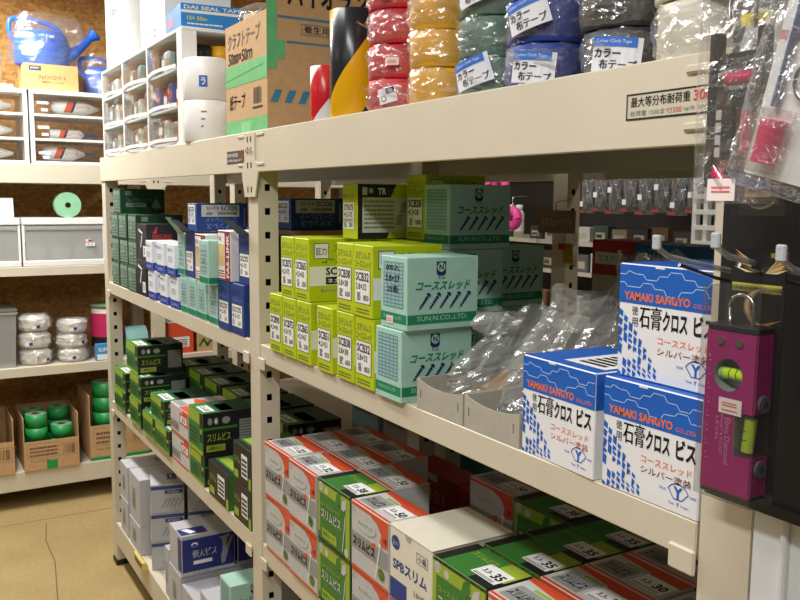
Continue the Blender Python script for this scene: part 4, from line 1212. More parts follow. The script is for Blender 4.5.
# ---------------------------------------------------------------- crumpled film shells
def crumple(mb, c, rx, ry, h, m, seed, amp=0.12, n=18, rows=9, top=0.75, bottom=0.9, freq=14.0, close=True):
    """Film wrapped loosely around something upright: a creased, closed shell."""
    vs = []; fs = []
    off = Vector((seed*3.7, seed*1.3, seed*0.7))
    for j in range(rows+1):
        t = j/rows
        k = bottom+(1-bottom)*min(1, t*4) if t < 0.25 else (1.0 if t < 0.8 else 1.0-(1.0-top)*(t-0.8)/0.2)
        for i in range(n):
            a = 2*math.pi*(i+0.5*(j % 2))/n
            p = Vector((math.cos(a), math.sin(a), t*h*12))
            d = 1.0+amp*(mnoise.noise(p*1.7*freq/14+off)+0.6*mnoise.noise(p*4.1*freq/14+off))
            d = max(d, 0.985)
            vs.append((c[0]+rx*k*d*math.cos(a), c[1]+ry*k*d*math.sin(a), c[2]+t*h+0.004*mnoise.noise(p*3+off)*(0 if j == 0 else 1)))
    for j in range(rows):
        for i in range(n):
            a, b, cc, d = j*n+i, j*n+(i+1) % n, (j+1)*n+(i+1) % n, (j+1)*n+i
            if j % 2 == 0: fs += [(a, b, d), (b, cc, d)]
            else: fs += [(a, b, cc), (a, cc, d)]
    if close:
        vs.append((c[0], c[1], c[2]+h+0.002)); k = len(vs)-1
        for i in range(n): fs.append((rows*n+i, rows*n+(i+1) % n, k))
    mb.add(vs, fs, m)
    return mb

def curved_label(mb, r, a0, a1, z0, z1, m, c=(0, 0), n=8):
    vs = []; fs = []
    for i in range(n+1):
        a = a0+(a1-a0)*i/n
        vs += [(c[0]+r*math.cos(a), c[1]+r*math.sin(a), z0), (c[0]+r*math.cos(a), c[1]+r*math.sin(a), z1)]
    for i in range(n): fs.append((2*i, 2*i+2, 2*i+3, 2*i+1))
    mb.add(vs, fs, m)

def cylfn(r, a0, z0, c=(0, 0), tilt=0.0):
    """(a, b) wrapped on an upright cylinder of radius r, starting at angle a0; a grows to the right seen from outside."""
    def fn(a, b):
        aa, bb = a*math.cos(tilt)-b*math.sin(tilt), a*math.sin(tilt)+b*math.cos(tilt)
        t = a0+aa/r
        return (c[0]+r*math.cos(t), c[1]+r*math.sin(t), z0+bb)
    return fn

# ---------------------------------------------------------------- top shelf of the main rack
ZT = 1.5307
CAM_A = math.atan2(-0.653-0.05, 1.716-0.6)       # side of the rolls that faces the aisle
def tape_roll(label, loc, col, tagkind, seed, r=0.051, h=0.052, wrap=True, group=None, aisle=-0.85):
    t = thing('tape_roll', label, 'tape', loc, 0.0, group)
    ring = MB()
    ring.lathe([(0.038, 0), (r-0.0015, 0), (r, 0.0015), (r, h-0.0015), (r-0.0015, h), (0.038, h)], col, n=36)
    ring.build('tape', t)
    co = MB(); co.lathe([(0.036, 0.0), (0.038, 0.0), (0.038, h), (0.036, h), (0.036, 0.0)], KRAFT, n=28); co.build('core', t)
    if wrap:
        w = MB(); crumple(w, (0, 0, 0.0), r+0.003, r+0.003, h+0.001, CLEARFILM, seed, amp=0.11, top=0.9, n=22, rows=10, freq=26.0)
        # loose ears of film twisted together at the side
        rnd = random.Random(seed)
        for k in range(2):
            a = aisle+rnd.uniform(-1.3, 1.3)
            p0 = Vector(((r+0.002)*math.cos(a), (r+0.002)*math.sin(a), h*rnd.uniform(0.3, 0.8)))
            d = Vector((math.cos(a+0.5), math.sin(a+0.5), rnd.uniform(-0.3, 0.5)))*0.028
            s = Vector((-math.sin(a), math.cos(a), 0))*0.016
            w.add([p0-s, p0+s, p0+d+s*0.7, p0+d*0.8-s*0.4+Vector((0, 0, 0.008))], [(0, 1, 2), (0, 2, 3)], CLEARFILM)
        w.build('film_wrap', t)
    tg = MB(); R1 = r+0.0105; SB = mat('label_blue', (54, 112, 204), 0.5, var=0.02); WL = mat('label_white', (232, 232, 238), 0.5, var=0.02)
    if tagkind == 'cloth':
        a0 = aisle-0.62
        tl = 0.30 if seed % 2 else -0.1
        for (b0, b1, W0, W1, m, e) in ((0.006, 0.044, 0.0, 0.056, WL, 0.0), (0.033, 0.044, 0.0, 0.050, SB, 0.0004)):
            fn = cylfn(R1+e, a0, 0.0, tilt=tl)
            n = 6
            for i in range(n):
                x0, x1 = W0+(W1-W0)*i/n, W0+(W1-W0)*(i+1)/n
                tg.rect(fn, x0, b0, x1, b1, m)
        fn = cylfn(R1+0.0006, a0, 0.0, tilt=tl)
        tg.text(fn, 'カラー', 0.003, 0.021, 0.030, 0.010, INK, bold=0.05); tg.text(fn, '布テープ', 0.010, 0.0085, 0.042, 0.011, INK, bold=0.05)
        fn = cylfn(R1+0.0008, a0, 0.0, tilt=tl); tg.text(fn, 'Colour Cloth Tape', 0.004, 0.036, 0.040, 0.005, WL)
    elif tagkind == 'corner':
        fn = cylfn(R1, aisle-0.15, 0.0, tilt=0.25); n = 4
        for i in range(n): tg.rect(fn, 0.030*i/n, 0.010, 0.030*(i+1)/n, 0.034, WL)
        fn = cylfn(R1+0.0005, aisle-0.15, 0.0, tilt=0.25); tg.rect(fn, 0.014, 0.024, 0.029, 0.033, NAVY); tg.disc(fn, 0.008, 0.018, 0.0048, GREEN); tg.disc(cylfn(R1+0.0008, aisle-0.15, 0, tilt=0.25), 0.008, 0.018, 0.0036, WL); tg.text(cylfn(R1+0.0008, aisle-0.15, 0, tilt=0.25), '布', 0.018, 0.025, 0.007, 0.007, WL, bold=0.02)
    elif tagkind == 'price':
        fn = cylfn(R1, aisle-0.05, 0.0); n = 4
        for i in range(n): tg.rect(fn, 0.022*i/n, 0.018, 0.022*(i+1)/n, 0.030, PINKTAG)
        textlines(tg, cylfn(R1+0.0005, aisle-0.05, 0.0), 0.004, 0.021, 0.014, 0.006, 2, PINKINK, random.Random(1))
    if tg.v: tg.build('paper_tag', t)
    return t

def tape_stack(colname, col, x, y, n, kinds, seed, r=0.051, h=0.0535, jitter=0.003):
    pos = ('bottom', 'second', 'third', 'fourth', 'fifth')
    for i in range(n):
        tape_roll('%s cloth tape roll in clear film, %s of its stack' % (colname, pos[i]), (x+jit(jitter), y+jit(jitter), ZT+i*(h+0.0005)), col, kinds[i % len(kinds)], seed+i, r=r, h=h-0.0015)
T_RED = mat('red_cloth_tape', (206, 40, 60), 0.5, var=0.05); T_YEL = mat('yellow_cloth_tape', (236, 176, 30), 0.5, var=0.04); T_GRN = mat('grey_green_cloth_tape', (92, 128, 112), 0.5, var=0.05)
T_BLU = mat('blue_cloth_tape', (40, 66, 150), 0.5, var=0.05); T_BLK = mat('charcoal_cloth_tape', (52, 54, 58), 0.5, var=0.05); T_WHT = mat('white_cloth_tape', (228, 222, 204), 0.5, var=0.03); T_SIL = mat('silver_cloth_tape', (150, 152, 154), 0.4, var=0.05)
tape_stack('red', T_RED, 0.487, 0.070, 4, ('corner', 'price', 'plain', 'corner'), 21, r=0.050)
tape_stack('yellow', T_YEL, 0.6235, 0.068, 4, ('plain', 'plain', 'plain', 'corner'), 31, r=0.048)
tape_stack('grey-green', T_GRN, 0.742, 0.076, 4, ('cloth', 'plain', 'cloth', 'plain'), 41, r=0.0475)
tape_stack('blue', T_BLU, 0.862, 0.070, 3, ('cloth', 'cloth', 'cloth'), 50, r=0.0505)
tape_stack('charcoal', T_BLK, 0.979, 0.082, 3, ('cloth', 'plain', 'cloth'), 60, r=0.047)
tape_stack('white', T_WHT, 1.108, 0.072, 3, ('plain', 'plain', 'plain'), 70, r=0.0505, h=0.062)
tape_stack('silver', T_SIL, 0.80, 0.200, 3, ('plain',), 80, r=0.048)
tape_stack('brown', mat('brown_cloth_tape', (120, 82, 52), 0.5), 0.935, 0.200, 3, ('plain',), 90, r=0.048)
# white brand flag of the white roll
wf = thing('paper_flag', 'white and blue paper flag tucked on the white tape stack', 'label', (1.128, 0.012, ZT+0.070), 0.15)
f = MB(); fn = lambda a, b: (a, -0.0006, b)
f.box(0.0, 0.046, 0.0, 0.0006, 0.0, 0.05, PAPERW); f.build('sheet', wf)
f = MB(); f.rect(fn, 0.0005, 0.0005, 0.0455, 0.016, mat('label_royal', (36, 70, 176), 0.5)); f.text(fn, '布テ', 0.004, 0.022, 0.034, 0.020, mat('label_royal', (36, 70, 176), 0.5), bold=0.04); f.build('print', wf)

# striped hazard rolls
def stripe_mat(key, r, c1, c2, slope, per, phase):
    m, nt, b = node_mat(key)
    tc = nt.nodes.new('ShaderNodeTexCoord'); sp = nt.nodes.new('ShaderNodeSeparateXYZ'); nt.links.new(tc.outputs['Object'], sp.inputs[0])
    def mth(op, x, y=None):
        n = nt.nodes.new('ShaderNodeMath'); n.operation = op
        for i, q in enumerate((x, y)):
            if q is None: continue
            if isinstance(q, (int, float)): n.inputs[i].default_value = q
            else: nt.links.new(q, n.inputs[i])
        return n.outputs[0]
    u = mth('MULTIPLY', mth('ARCTAN2', sp.outputs[1], sp.outputs[0]), r*slope)
    v = mth('FRACT', mth('ADD', mth('DIVIDE', mth('SUBTRACT', sp.outputs[2], u), per), phase))
    mx = nt.nodes.new('ShaderNodeMix'); mx.data_type = 'RGBA'
    nt.links.new(mth('GREATER_THAN', v, 0.5), mx.inputs[0]); mx.inputs[6].default_value = lin(c1); mx.inputs[7].default_value = lin(c2)
    nt.links.new(mx.outputs[2], b.inputs['Base Color']); b.inputs['Roughness'].default_value = 0.24
    return m
def hazard_roll(label, x, y, r, h, c1, c2, seed, slope=1.1, per=0.2, phase=0.0):
    t = thing('hazard_tape_roll', label, 'tape', (x, y, ZT), 0.0)
    m = stripe_mat('striped_sheet_%d' % seed, r, c1, c2, slope, per, phase)
    mb = MB(); mb.lathe([(r*0.45, 0.0), (r-0.001, 0.0), (r, 0.001), (r, h-0.001), (r-0.001, h), (r*0.45, h)], m, n=48); mb.build('roll', t)
    co = MB(); co.lathe([(r*0.38, 0.0), (r*0.45, 0.0), (r*0.45, h+0.001), (r*0.38, h+0.001), (r*0.38, 0.0)], KRAFT_DK, n=24); co.build('core', t)
hazard_roll('short red and white striped hazard tape roll before the cardboard box', 0.232, 0.060, 0.029, 0.108, (228, 230, 232), (202, 34, 40), 1, 1.2, 0.16, 0.16)
hazard_roll('tall black and yellow striped hazard tape roll beside the red tapes', 0.350, 0.058, 0.042, 0.188, (38, 40, 48), (238, 180, 20), 2, 1.35, 0.23, 0.42)
hazard_roll('dark blue sheet roll behind the striped rolls', 0.400, 0.200, 0.045, 0.24, (40, 48, 84), (44, 52, 90), 3)

# big cardboard box closed with green tape
GTAPE = mat('green_masking_tape', (104, 190, 128), 0.35, var=0.08, scale=40)
def tape_carton():
    w, d, h = 0.255, 0.26, 0.250
    t = thing('cardboard_box', 'brown cardboard box strapped with green tape and black handwriting', 'box', (-0.236, 0.028, ZT))
    b = MB(); th = 0.004
    b.box(0, w, 0, th, 0, h, KRAFT); b.box(0, w, d-th, d, 0, h, KRAFT); b.box(0, th, th, d-th, 0, h, KRAFT); b.box(w-th, w, th, d-th, 0, h, KRAFT); b.box(th, w-th, th, d-th, 0, 0.004, KRAFT); b.build('carton', t)
    fl = MB(); fl.box(w-th, w, 0.002, d-0.002, h, h+0.11, KRAFT); fl.build('raised_side_flap', t)
    f = face('front', w, d, h, 0.0006); f2 = face('front', w, d, h, 0.0010); g = face('right', w, d, h, 0.0006); g2 = face('right', w, d, h, 0.001)
    tp = MB()
    tp.rect(f, 0.0, 0.0, w+0.0008, 0.036, GTAPE); tp.rect(f, 0.0, 0.112, w+0.0008, 0.158, GTAPE); pass
    tp.rect(g, -0.0008, 0.130, 0.022, h+0.03, GTAPE); tp.rect(g, 0.022, 0.152, 0.040, 0.190, GTAPE); tp.build('green_tape', t)
    ln = MB(); ln.line(f2, [(0.004, 0.128), (0.10, 0.134), (w-0.02, 0.142)], 0.0022, mat('tape_fold_green', (64, 150, 92), 0.35)); ln.build('tape_crease', t); ln = MB(); ln.rect(f2, 0.10, 0.002, 0.16, 0.030, mat('tape_fold_light', (132, 206, 150), 0.3)); ln.build('tape_patch', t)
    for args in (('クラフトテープ', 0.016, 0.196, 0.200, 0.036), ('50㎜×50ｍ', 0.020, 0.162, 0.150, 0.026), ('紙テープ', 0.024, 0.060, 0.100, 0.034)):
        hw = MB(); hw.text(f2, *args, INK, bold=0.02, shear=0.1); hw.build('handwriting', t)
    bc = MB(); bars(bc, f2, 0.176, 0.064, 0.048, 0.034, random.Random(1), n=14); bc.rect(f2, 0.172, 0.054, 0.228, 0.058, INK); bc.build('printed_label', t)
    ST = mat('steel_blue_print', (62, 128, 160), 0.5, var=0.03)
    pr = MB()
    pr.rect(g, 0.024, 0.236, d-0.004, 0.2405, ST); pr.rect(g, 0.044, 0.186, d-0.004, 0.190, ST)
    for k in range(6):
        a = 0.006+k*0.032
        pr.poly(g, [(a, 0.062), (a+0.016, 0.062), (a+0.028, 0.088), (a+0.012, 0.088)], ST)
    pr.frame(g, 0.078, 0.205, 0.150, 0.228, 0.0016, ST); pr.text(g, '養生用', 0.084, 0.209, 0.060, 0.016, ST, bold=0.01)
    pr.text(g, 'パイオラン', 0.046, 0.262, 0.190, 0.050, INK, bold=0.07); pr.text(g, '粘着', 0.170, 0.200, 0.05, 0.03, INK, bold=0.04); pr.build('side_print', t)
    # taped rolls in a bag inside the open top
    for k, (x, y) in enumerate(((0.068, 0.065), (0.180, 0.085))):
        r = thing('tape_roll', 'cream tape roll in clear film lying in the open cardboard box, %s' % ('outer one' if k == 0 else 'inner one'), 'tape', (-0.236+x, 0.028+y, ZT+0.2455))
        q = MB(); q.lathe([(0.024, -0.02), (0.042, -0.02), (0.044, 0.0), (0.042, 0.028), (0.024, 0.028), (0.024, -0.02)], mat('cream_tape', (232, 206, 164), 0.4), n=24); q.build('tape', r)
        q = MB(); crumple(q, (0, 0, -0.02), 0.050, 0.050, 0.075, CLEARFILM, 7+k, amp=0.22, top=0.35); q.build('film_wrap', r)
    il = MB(); il.box(th+0.002, w-th-0.002, th+0.002, d-th-0.002, 0.19, 0.224, KRAFT_DK); il.build('inner_flap', t)
tape_carton()

# stacked white rolls with blue mark
for i in range(2):
    t = thing('white_roll', 'thick white plastic roll beside the drawer cabinet, %s' % ('lower one' if i == 0 else 'upper one with blue mark'), 'roll', (-0.438, 0.045, ZT+i*0.1045))
    q = MB(); r = 0.056
    q.lathe([(0.02, 0.0), (r-0.003, 0.0), (r, 0.003), (r, 0.101), (r-0.003, 0.104), (0.02, 0.104)], WHITE, n=40); q.build('roll', t)
    q = MB(); q.lathe([(0.018, 0.0), (0.02, 0.0), (0.02, 0.1042), (0.018, 0.1042), (0.018, 0)], KRAFT, n=20); q.build('core', t)
    q = MB(); fn = cylfn(r+0.0005, -0.62, 0.0); fn2 = cylfn(r+0.0009, -0.62, 0.0)
    if i == 1:
        q.rect(fn, 0.0, 0.030, 0.010, 0.058, BLUE); q.rect(fn, 0.010, 0.030, 0.021, 0.058, BLUE); q.text(fn2, 'ラ', 0.005, 0.035, 0.012, 0.018, WHITE, bold=0.04)
    else:
        for k in range(3): q.rect(fn, 0.004, 0.036+k*0.018, 0.010+0.004*k, 0.040+k*0.018, GREYINK)
    q.build('mark', t)

# white parts cabinet: three columns of clear drawers, open bay at the side
def parts_cabinet():
    x0, x1, d, h = -1.490, -0.505, 0.32, 0.300
    t = thing('drawer_cabinet', 'white parts cabinet with nine clear drawers at the rack end', 'drawer cabinet', (x0, 0.004, ZT))
    W = x1-x0; th = 0.010
    b = MB()
    b.box(0, W, 0, d, 0, th, WHITE); b.box(0, W, 0, d, h-th, h, WHITE, bev=0.002); b.box(0, th, 0, d, th, h-th, WHITE); b.box(th, W-th, d-th, d, th, h-th, WHITE)
    b.box(W-0.045, W, 0, 0.040, th, h-th, WHITE); b.box(W-0.010, W, 0.15, d, th, h-th, WHITE); b.box(W-0.010, W, 0.040, 0.15, th, 0.20, WHITE)
    b.box(W-0.10, W-0.095, 0.040, 0.15, 0.217, h-th, mat('beige_back', (206, 190, 150), 0.6)); b.box(W-0.10, W-0.010, 0.040, 0.16, 0.212, 0.217, WHITE)
    cw = (W-0.045-th)/3.0
    for k in range(1, 3): b.box(th+k*cw-0.006, th+k*cw+0.006, 0.0, d-th, th, h-th, WHITE)
    for k in range(1, 3): b.box(th, W-0.045, 0.004, d-th, k*h/3-0.003, k*h/3+0.003, WHITE)
    b.build('body', t)
    rnd = random.Random(12)
    for c in range(3):
        for r in range(3):
            a0, a1 = th+c*cw+0.008, th+(c+1)*cw-0.008
            z0, z1 = r*h/3+0.005+(th if r == 0 else 0), (r+1)*h/3-0.005-(th if r == 2 else 0)
            n = 8; q = MB()
            pts = []
            for i in range(n+1):                          # bowed clear front
                u = i/n; pts.append((a0+(a1-a0)*u, -0.016*math.sin(math.pi*u)))
            for i in range(n):
                (xa, ya), (xb, yb) = pts[i], pts[i+1]
                q.add([(xa, ya, z0), (xb, yb, z0), (xb, yb, z1-0.014), (xa, ya, z1-0.014)], [(0, 1, 2, 3)], CLEARBOX)
            q.add([(a0, 0, z0), (a1, 0, z0), (a1, 0.25, z0), (a0, 0.25, z0)], [(0, 1, 2, 3)], CLEARBOX)
            q.add([(a0, 0, z0), (a0, 0.25, z0), (a0, 0.25, z1-0.014), (a0, 0, z1-0.014)], [(0, 1, 2, 3)], CLEARBOX)
            dr = q.build('drawer', t)
            lip = MB()
            for i in range(n):
                (xa, ya), (xb, yb) = pts[i], pts[i+1]
                lip.add([(xa, ya-0.001, z0-0.004), (xb, yb-0.001, z0-0.004), (xb, yb-0.001, z0+0.006), (xa, ya-0.001, z0+0.006)], [(0, 1, 2, 3)], WHITE)
            lip.build('drawer_lip', dr)
            cols = [mat('grey_fitting', (120, 124, 126), 0.4), mat('steel_fitting', (168, 172, 174), 0.3, metal=0.6), PAPERW, TEALP, mat('tan_packet', (190, 160, 130), 0.5)]
            if (c, r) == (2, 1): cols = [BLUE, mat('red_packet', (200, 40, 50), 0.5), PAPERW]
            for k in range(6):                              # small packets standing in the drawer
                px = a0+0.010+(a1-a0-0.012)*k/6; pw = rnd.uniform(0.034, 0.042); ph = rnd.uniform(0.72, 0.98)*(z1-z0-0.014); py = rnd.uniform(0.010, 0.03)
                pk = thing('parts_packet', 'small packet of fittings in a clear drawer of the parts cabinet', 'packet', (x0+px, 0.004+py, ZT+z0+0.0006), jit(0.05), 'packets in the parts cabinet')
                MB().box(0, pw, 0, 0.018, 0, ph, cols[k % len(cols)], bev=0.004).build('pouch', pk)
                e = MB(); e.rect(lambda a, b: (a, -0.0006, b), pw*0.1, ph*0.35, pw*0.9, ph*0.7, cols[(k+1) % len(cols)]); e.build('packet_label', pk)
    for k, (m, lb) in enumerate(((BLACKPL, 'black'), (T_YEL, 'yellow'))):
        rr = thing('tape_roll', '%s tape roll in the open side bay of the white cabinet' % lb, 'tape', (x1-0.050, 0.004+0.066+0.055*k, ZT+0.2177), 0.0)
        q = MB(); q.lathe([(0.012, 0), (0.026, 0), (0.026, 0.045), (0.012, 0.045), (0.012, 0)], m, n=24); q.build('tape', rr)
        q = MB(); q.lathe([(0.010, 0), (0.012, 0), (0.012, 0.045), (0.010, 0.045)], KRAFT, n=16); q.build('core', rr)
parts_cabinet()
ZC = ZT+0.3003
def top_box(label, loc, w, d, h, rotz=0.0, lines=()):
    t = thing('carton', label, 'box', loc, rotz); carton(t, w, d, h, {'all': WHITE})
    f = face('front', w, d, h); g = face('right', w, d, h)
    for (sd, s, a, b, W, H) in lines:
        p = MB(); p.text(f if sd == 'f' else g, s, a, b, W, H, INK, bold=0.03); p.build('lettering', t)
top_box('tall white carton with black lettering on the parts cabinet', (-1.47, 0.02, ZC), 0.34, 0.20, 0.33, 0.0, (('f', 'ヒス', 0.06, 0.24, 0.15, 0.03), ('f', '業務用', 0.10, 0.17, 0.14, 0.025), ('r', 'NET', 0.05, 0.25, 0.1, 0.04)))
top_box('second white carton beside the tall one on the parts cabinet', (-1.10, 0.05, ZC), 0.28, 0.20, 0.30, 0.0, (('f', 'コ', 0.15, 0.04, 0.03, 0.024),))
def seal_box():
    w, d, h = 0.20, 0.17, 0.060
    t = thing('carton', 'blue sealant tape carton with yellow lettering on the parts cabinet', 'box', (-0.715, 0.025, ZC), -0.09)
    SKY = mat('sky_blue_print', (50, 140, 214), 0.4, var=0.03)
    carton(t, w, d, h, {'all': SKY})
    g = face('right', w, d, h); f = face('front', w, d, h); p = MB(); YI = mat('yellow_ink', (228, 206, 40), 0.5, var=0)
    p.rect(g, 0.001, h*0.60, d-0.001, h*0.72, PAPERW); p.text(g, 'DAI SEAL TAPE', 0.008, h*0.76, d*0.9, h*0.16, PAPERW, bold=0.04)
    p.text(g, '15× 50m', 0.016, h*0.30, d*0.30, h*0.18, YI, bold=0.04); textlines(p, g, 0.016, h*0.12, d*0.55, h*0.08, 1, PAPERW, random.Random(3), 0.8)
    p.rect(f, 0.02, h*0.3, 0.10, h*0.7, mat('pink_packet', (224, 110, 130), 0.5)); p.build('lettering', t)
seal_box()

# ---------------------------------------------------------------- grey trays with bagged screws, middle shelf
def tray(label, x):
    w, d, h = 0.119, 0.24, 0.046
    t = thing('cardboard_tray', label, 'tray', (x, 0.001, ZM), 0.0)
    th = 0.0025; b = MB(); n = 14
    fr = [(0, 0), (w, 0)]
    top = []
    for i in range(n+1):
        u = i/n; top.append((w*(1-u), h-0.009*math.sin(math.pi*u)**0.7 if 0 < u < 1 else h))
    b.prism(fr+top, 'y', 0.0, th, GREYBOARD)
    b.box(0, w, d-th, d, 0, h, GREYBOARD); b.box(0, th, th, d-th, 0, h, GREYBOARD); b.box(w-th, w, th, d-th, 0, h, GREYBOARD); b.box(th, w-th, th, d-th, 0, 0.0025, GREYBOARD); b.build('tray', t)
    for a in (0.010, w-0.012):
        MB().box(a, a+0.0012, -0.0008, 0.0, 0.018, 0.030, CHROME).build('staple', t)
tray('grey cardboard tray with bagged parts beside the mint cartons', 0.666)
tray('grey cardboard tray with bagged dark screws beside the blue cartons', 0.789)

def bag_mesh(mb, c, rx, ry, h, seed, m, n=30, rows=24, amp=0.30, lean=(0, 0), neck=0.25, flare=0.6):
    """Creased open polythene bag: full below, gathered, flaring ragged mouth above."""
    vs = []; fs = []; off = Vector((seed*2.1, seed*5.3, seed))
    for j in range(rows+1):
        t = j/rows
        if t < 0.45: k = 0.75+0.25*math.sin(math.pi*min(1, t/0.45*0.5+0.1))
        elif t < 0.75: k = 1.0-(1.0-neck)*(t-0.45)/0.30
        else: k = neck+(flare-neck)*(t-0.75)/0.25
        for i in range(n):
            a = 2*math.pi*i/n
            p = Vector((math.cos(a)*1.2, math.sin(a)*1.2, t*2.2))
            fold = mnoise.noise(p*1.3+off)+0.7*mnoise.noise(p*3.1+off)+0.35*mnoise.noise(p*7.0+off)
            d = 1.0+amp*fold*(0.5+t)
            zz = t*h*(1.0+(0.12*mnoise.noise(p*1.5+off*1.7)*t))
            vs.append((c[0]+rx*k*d*math.cos(a)+lean[0]*t*t, c[1]+ry*k*d*math.sin(a)+lean[1]*t*t, c[2]+zz))
    for j in range(rows):
        for i in range(n):
            a, b, cc, d = j*n+i, j*n+(i+1) % n, (j+1)*n+(i+1) % n, (j+1)*n+i
            fs += [(a, b, cc), (a, cc, d)]
    mb.add(vs, fs, m, False)
    return mb
bg = thing('polythene_bag', 'crumpled clear bag gathered open in the tray by the mint cartons', 'plastic bag', (0.725, 0.105, ZM+0.004))
q = MB(); bag_mesh(q, (0, 0, 0), 0.049, 0.086, 0.140, 3, BAGFILM, lean=(0.0, 0.05), neck=0.55, flare=0.8); q.build('film', bg)
q = MB(); q.box(-0.030, 0.030, -0.030, 0.050, 0.001, 0.030, KRAFT_DK, bev=0.006).add([(0.000, -0.03, 0.03), (0.034, -0.02, 0.03), (0.030, 0.02, 0.074), (0.024, 0.03, 0.03)], [(0, 1, 2), (1, 3, 2), (0, 2, 3)], KRAFT); q.build('tan_contents', bg)
bg = thing('polythene_bag', 'crumpled clear bag of dark screws in the tray by the blue cartons', 'plastic bag', (0.848, 0.105, ZM+0.004))
q = MB(); bag_mesh(q, (0, 0, 0), 0.049, 0.088, 0.185, 9, BAGFILM, lean=(0.0, 0.09), neck=0.75, flare=0.9); q.build('film', bg)
sc = MB(); rnd = random.Random(5); DSC = mat('grey_zinc_screw', (92, 96, 102), 0.3, metal=0.8, var=0.1)
for k in range(150):
    a = rnd.uniform(0, 6.28); rr = math.sqrt(rnd.random()); px, py = 0.040*rr*math.cos(a), 0.075*rr*math.sin(a); pz = 0.004+rnd.random()*0.045*(1-0.6*rr)
    ang = rnd.uniform(0, 6.28); L = 0.026; dx, dy, dz = L/2*math.cos(ang), L/2*math.sin(ang), rnd.uniform(-0.004, 0.004)
    dx = max(-0.046-px, min(0.046-px, dx))
    sc.cyl((px-dx, py-dy, pz-dz+0.002), (px+dx, py+dy, pz+dz+0.002), 0.0015, DSC, r1=0.0007, n=5, smooth=False)
    sc.cyl((px-dx*1.02, py-dy*1.02, pz-dz+0.002), (px-dx*0.9, py-dy*0.9, pz-dz+0.002), 0.0034, DSC, n=6, smooth=False)
o = sc.build('loose_screws', bg); o['kind'] = 'stuff'
bg = thing('polythene_bag', 'tall limp clear bag slumped behind the screw trays', 'plastic bag', (0.800, 0.335, ZM+0.001))
q = MB(); bag_mesh(q, (0, 0, 0), 0.075, 0.045, 0.225, 14, BAGFILM, lean=(0.02, -0.02), neck=0.8, flare=0.7, amp=0.22); q.build('film', bg)
q = MB(); q.box(-0.05, 0.05, -0.02, 0.02, 0.002, 0.11, mat('green_grey_contents', (96, 106, 92), 0.7, var=0.25, scale=60), bev=0.012); q.build('packed_contents', bg)
bg = thing('polythene_bag', 'slack clear bag of pink and green goods behind the blue cartons', 'plastic bag', (0.985, 0.300, ZM+0.001))
q = MB(); bag_mesh(q, (0, 0, 0), 0.085, 0.060, 0.200, 22, BAGFILM, lean=(0.0, 0.02), neck=0.85, flare=0.7, amp=0.2); q.build('film', bg)
q = MB(); q.lathe([(0.0, 0.002), (0.055, 0.002), (0.062, 0.03), (0.055, 0.08), (0.03, 0.115), (0.0, 0.12)], mat('mixed_goods', (120, 116, 100), 0.7, var=0.4, scale=40), n=16, sy=0.6); q.build('packed_contents', bg)
# ---------------------------------------------------------------- far rack against the strand board wall (its front faces +x)
FX = -2.272
R90 = math.pi/2
def fthing(name, label, cat, y, z, dx=0.0, group=None, rot=0.0):
    return thing(name, label, cat, (FX-dx, y, z), R90+rot, group)

# --- drawers with sealant tubes on the top board
def drawer_unit(label, y0, w, h=0.312, d=0.30):
    t = fthing('drawer_cabinet', label, 'drawer cabinet', y0, ZT, 0.006)
    th = 0.016; b = MB()
    b.box(0, th, 0, d, 0, h, WHITE); b.box(w-th, w, 0, d, 0, h, WHITE); b.box(th, w-th, 0, d, 0, th*0.7, WHITE); b.box(0, w, -0.002, d, h-th, h+0.002, WHITE, bev=0.002)
    for k in (1, 2): b.box(th, w-th, 0, d, k*h/3-0.005, k*h/3+0.005, WHITE)
    b.build('frame', t)
    for k in range(3):
        z0, z1 = k*h/3+(0.012 if k == 0 else 0.006), (k+1)*h/3-(0.018 if k == 2 else 0.006)
        q = MB(); q.quad((th+0.002, 0.003, z0), (w-th-0.002, 0.003, z0), (w-th-0.002, 0.003, z1-0.012), (th+0.002, 0.003, z1-0.012), CLEARBOX)
        q.quad((th+0.002, 0.003, z0), (w-th-0.002, 0.003, z0), (w-th-0.002, d-0.02, z0), (th+0.002, d-0.02, z0), CLEARBOX); q.quad((th+0.002, 0.003, z0), (th+0.002, d-0.02, z0), (th+0.002, d-0.02, z1-0.012), (th+0.002, 0.003, z1-0.012), CLEARBOX)
        dr = q.build('drawer', t)
        tg = MB()
        tg.box(th+0.014, th+0.060, 0.0, 0.0025, z0+0.028+0.012*(k > 0), z0+0.040+0.012*(k > 0), PAPERW); tg.box(th+0.030, th+0.056, 0.0, 0.0025, z0+0.010, z0+0.022, PAPERW); tg.build('name_tags', dr)
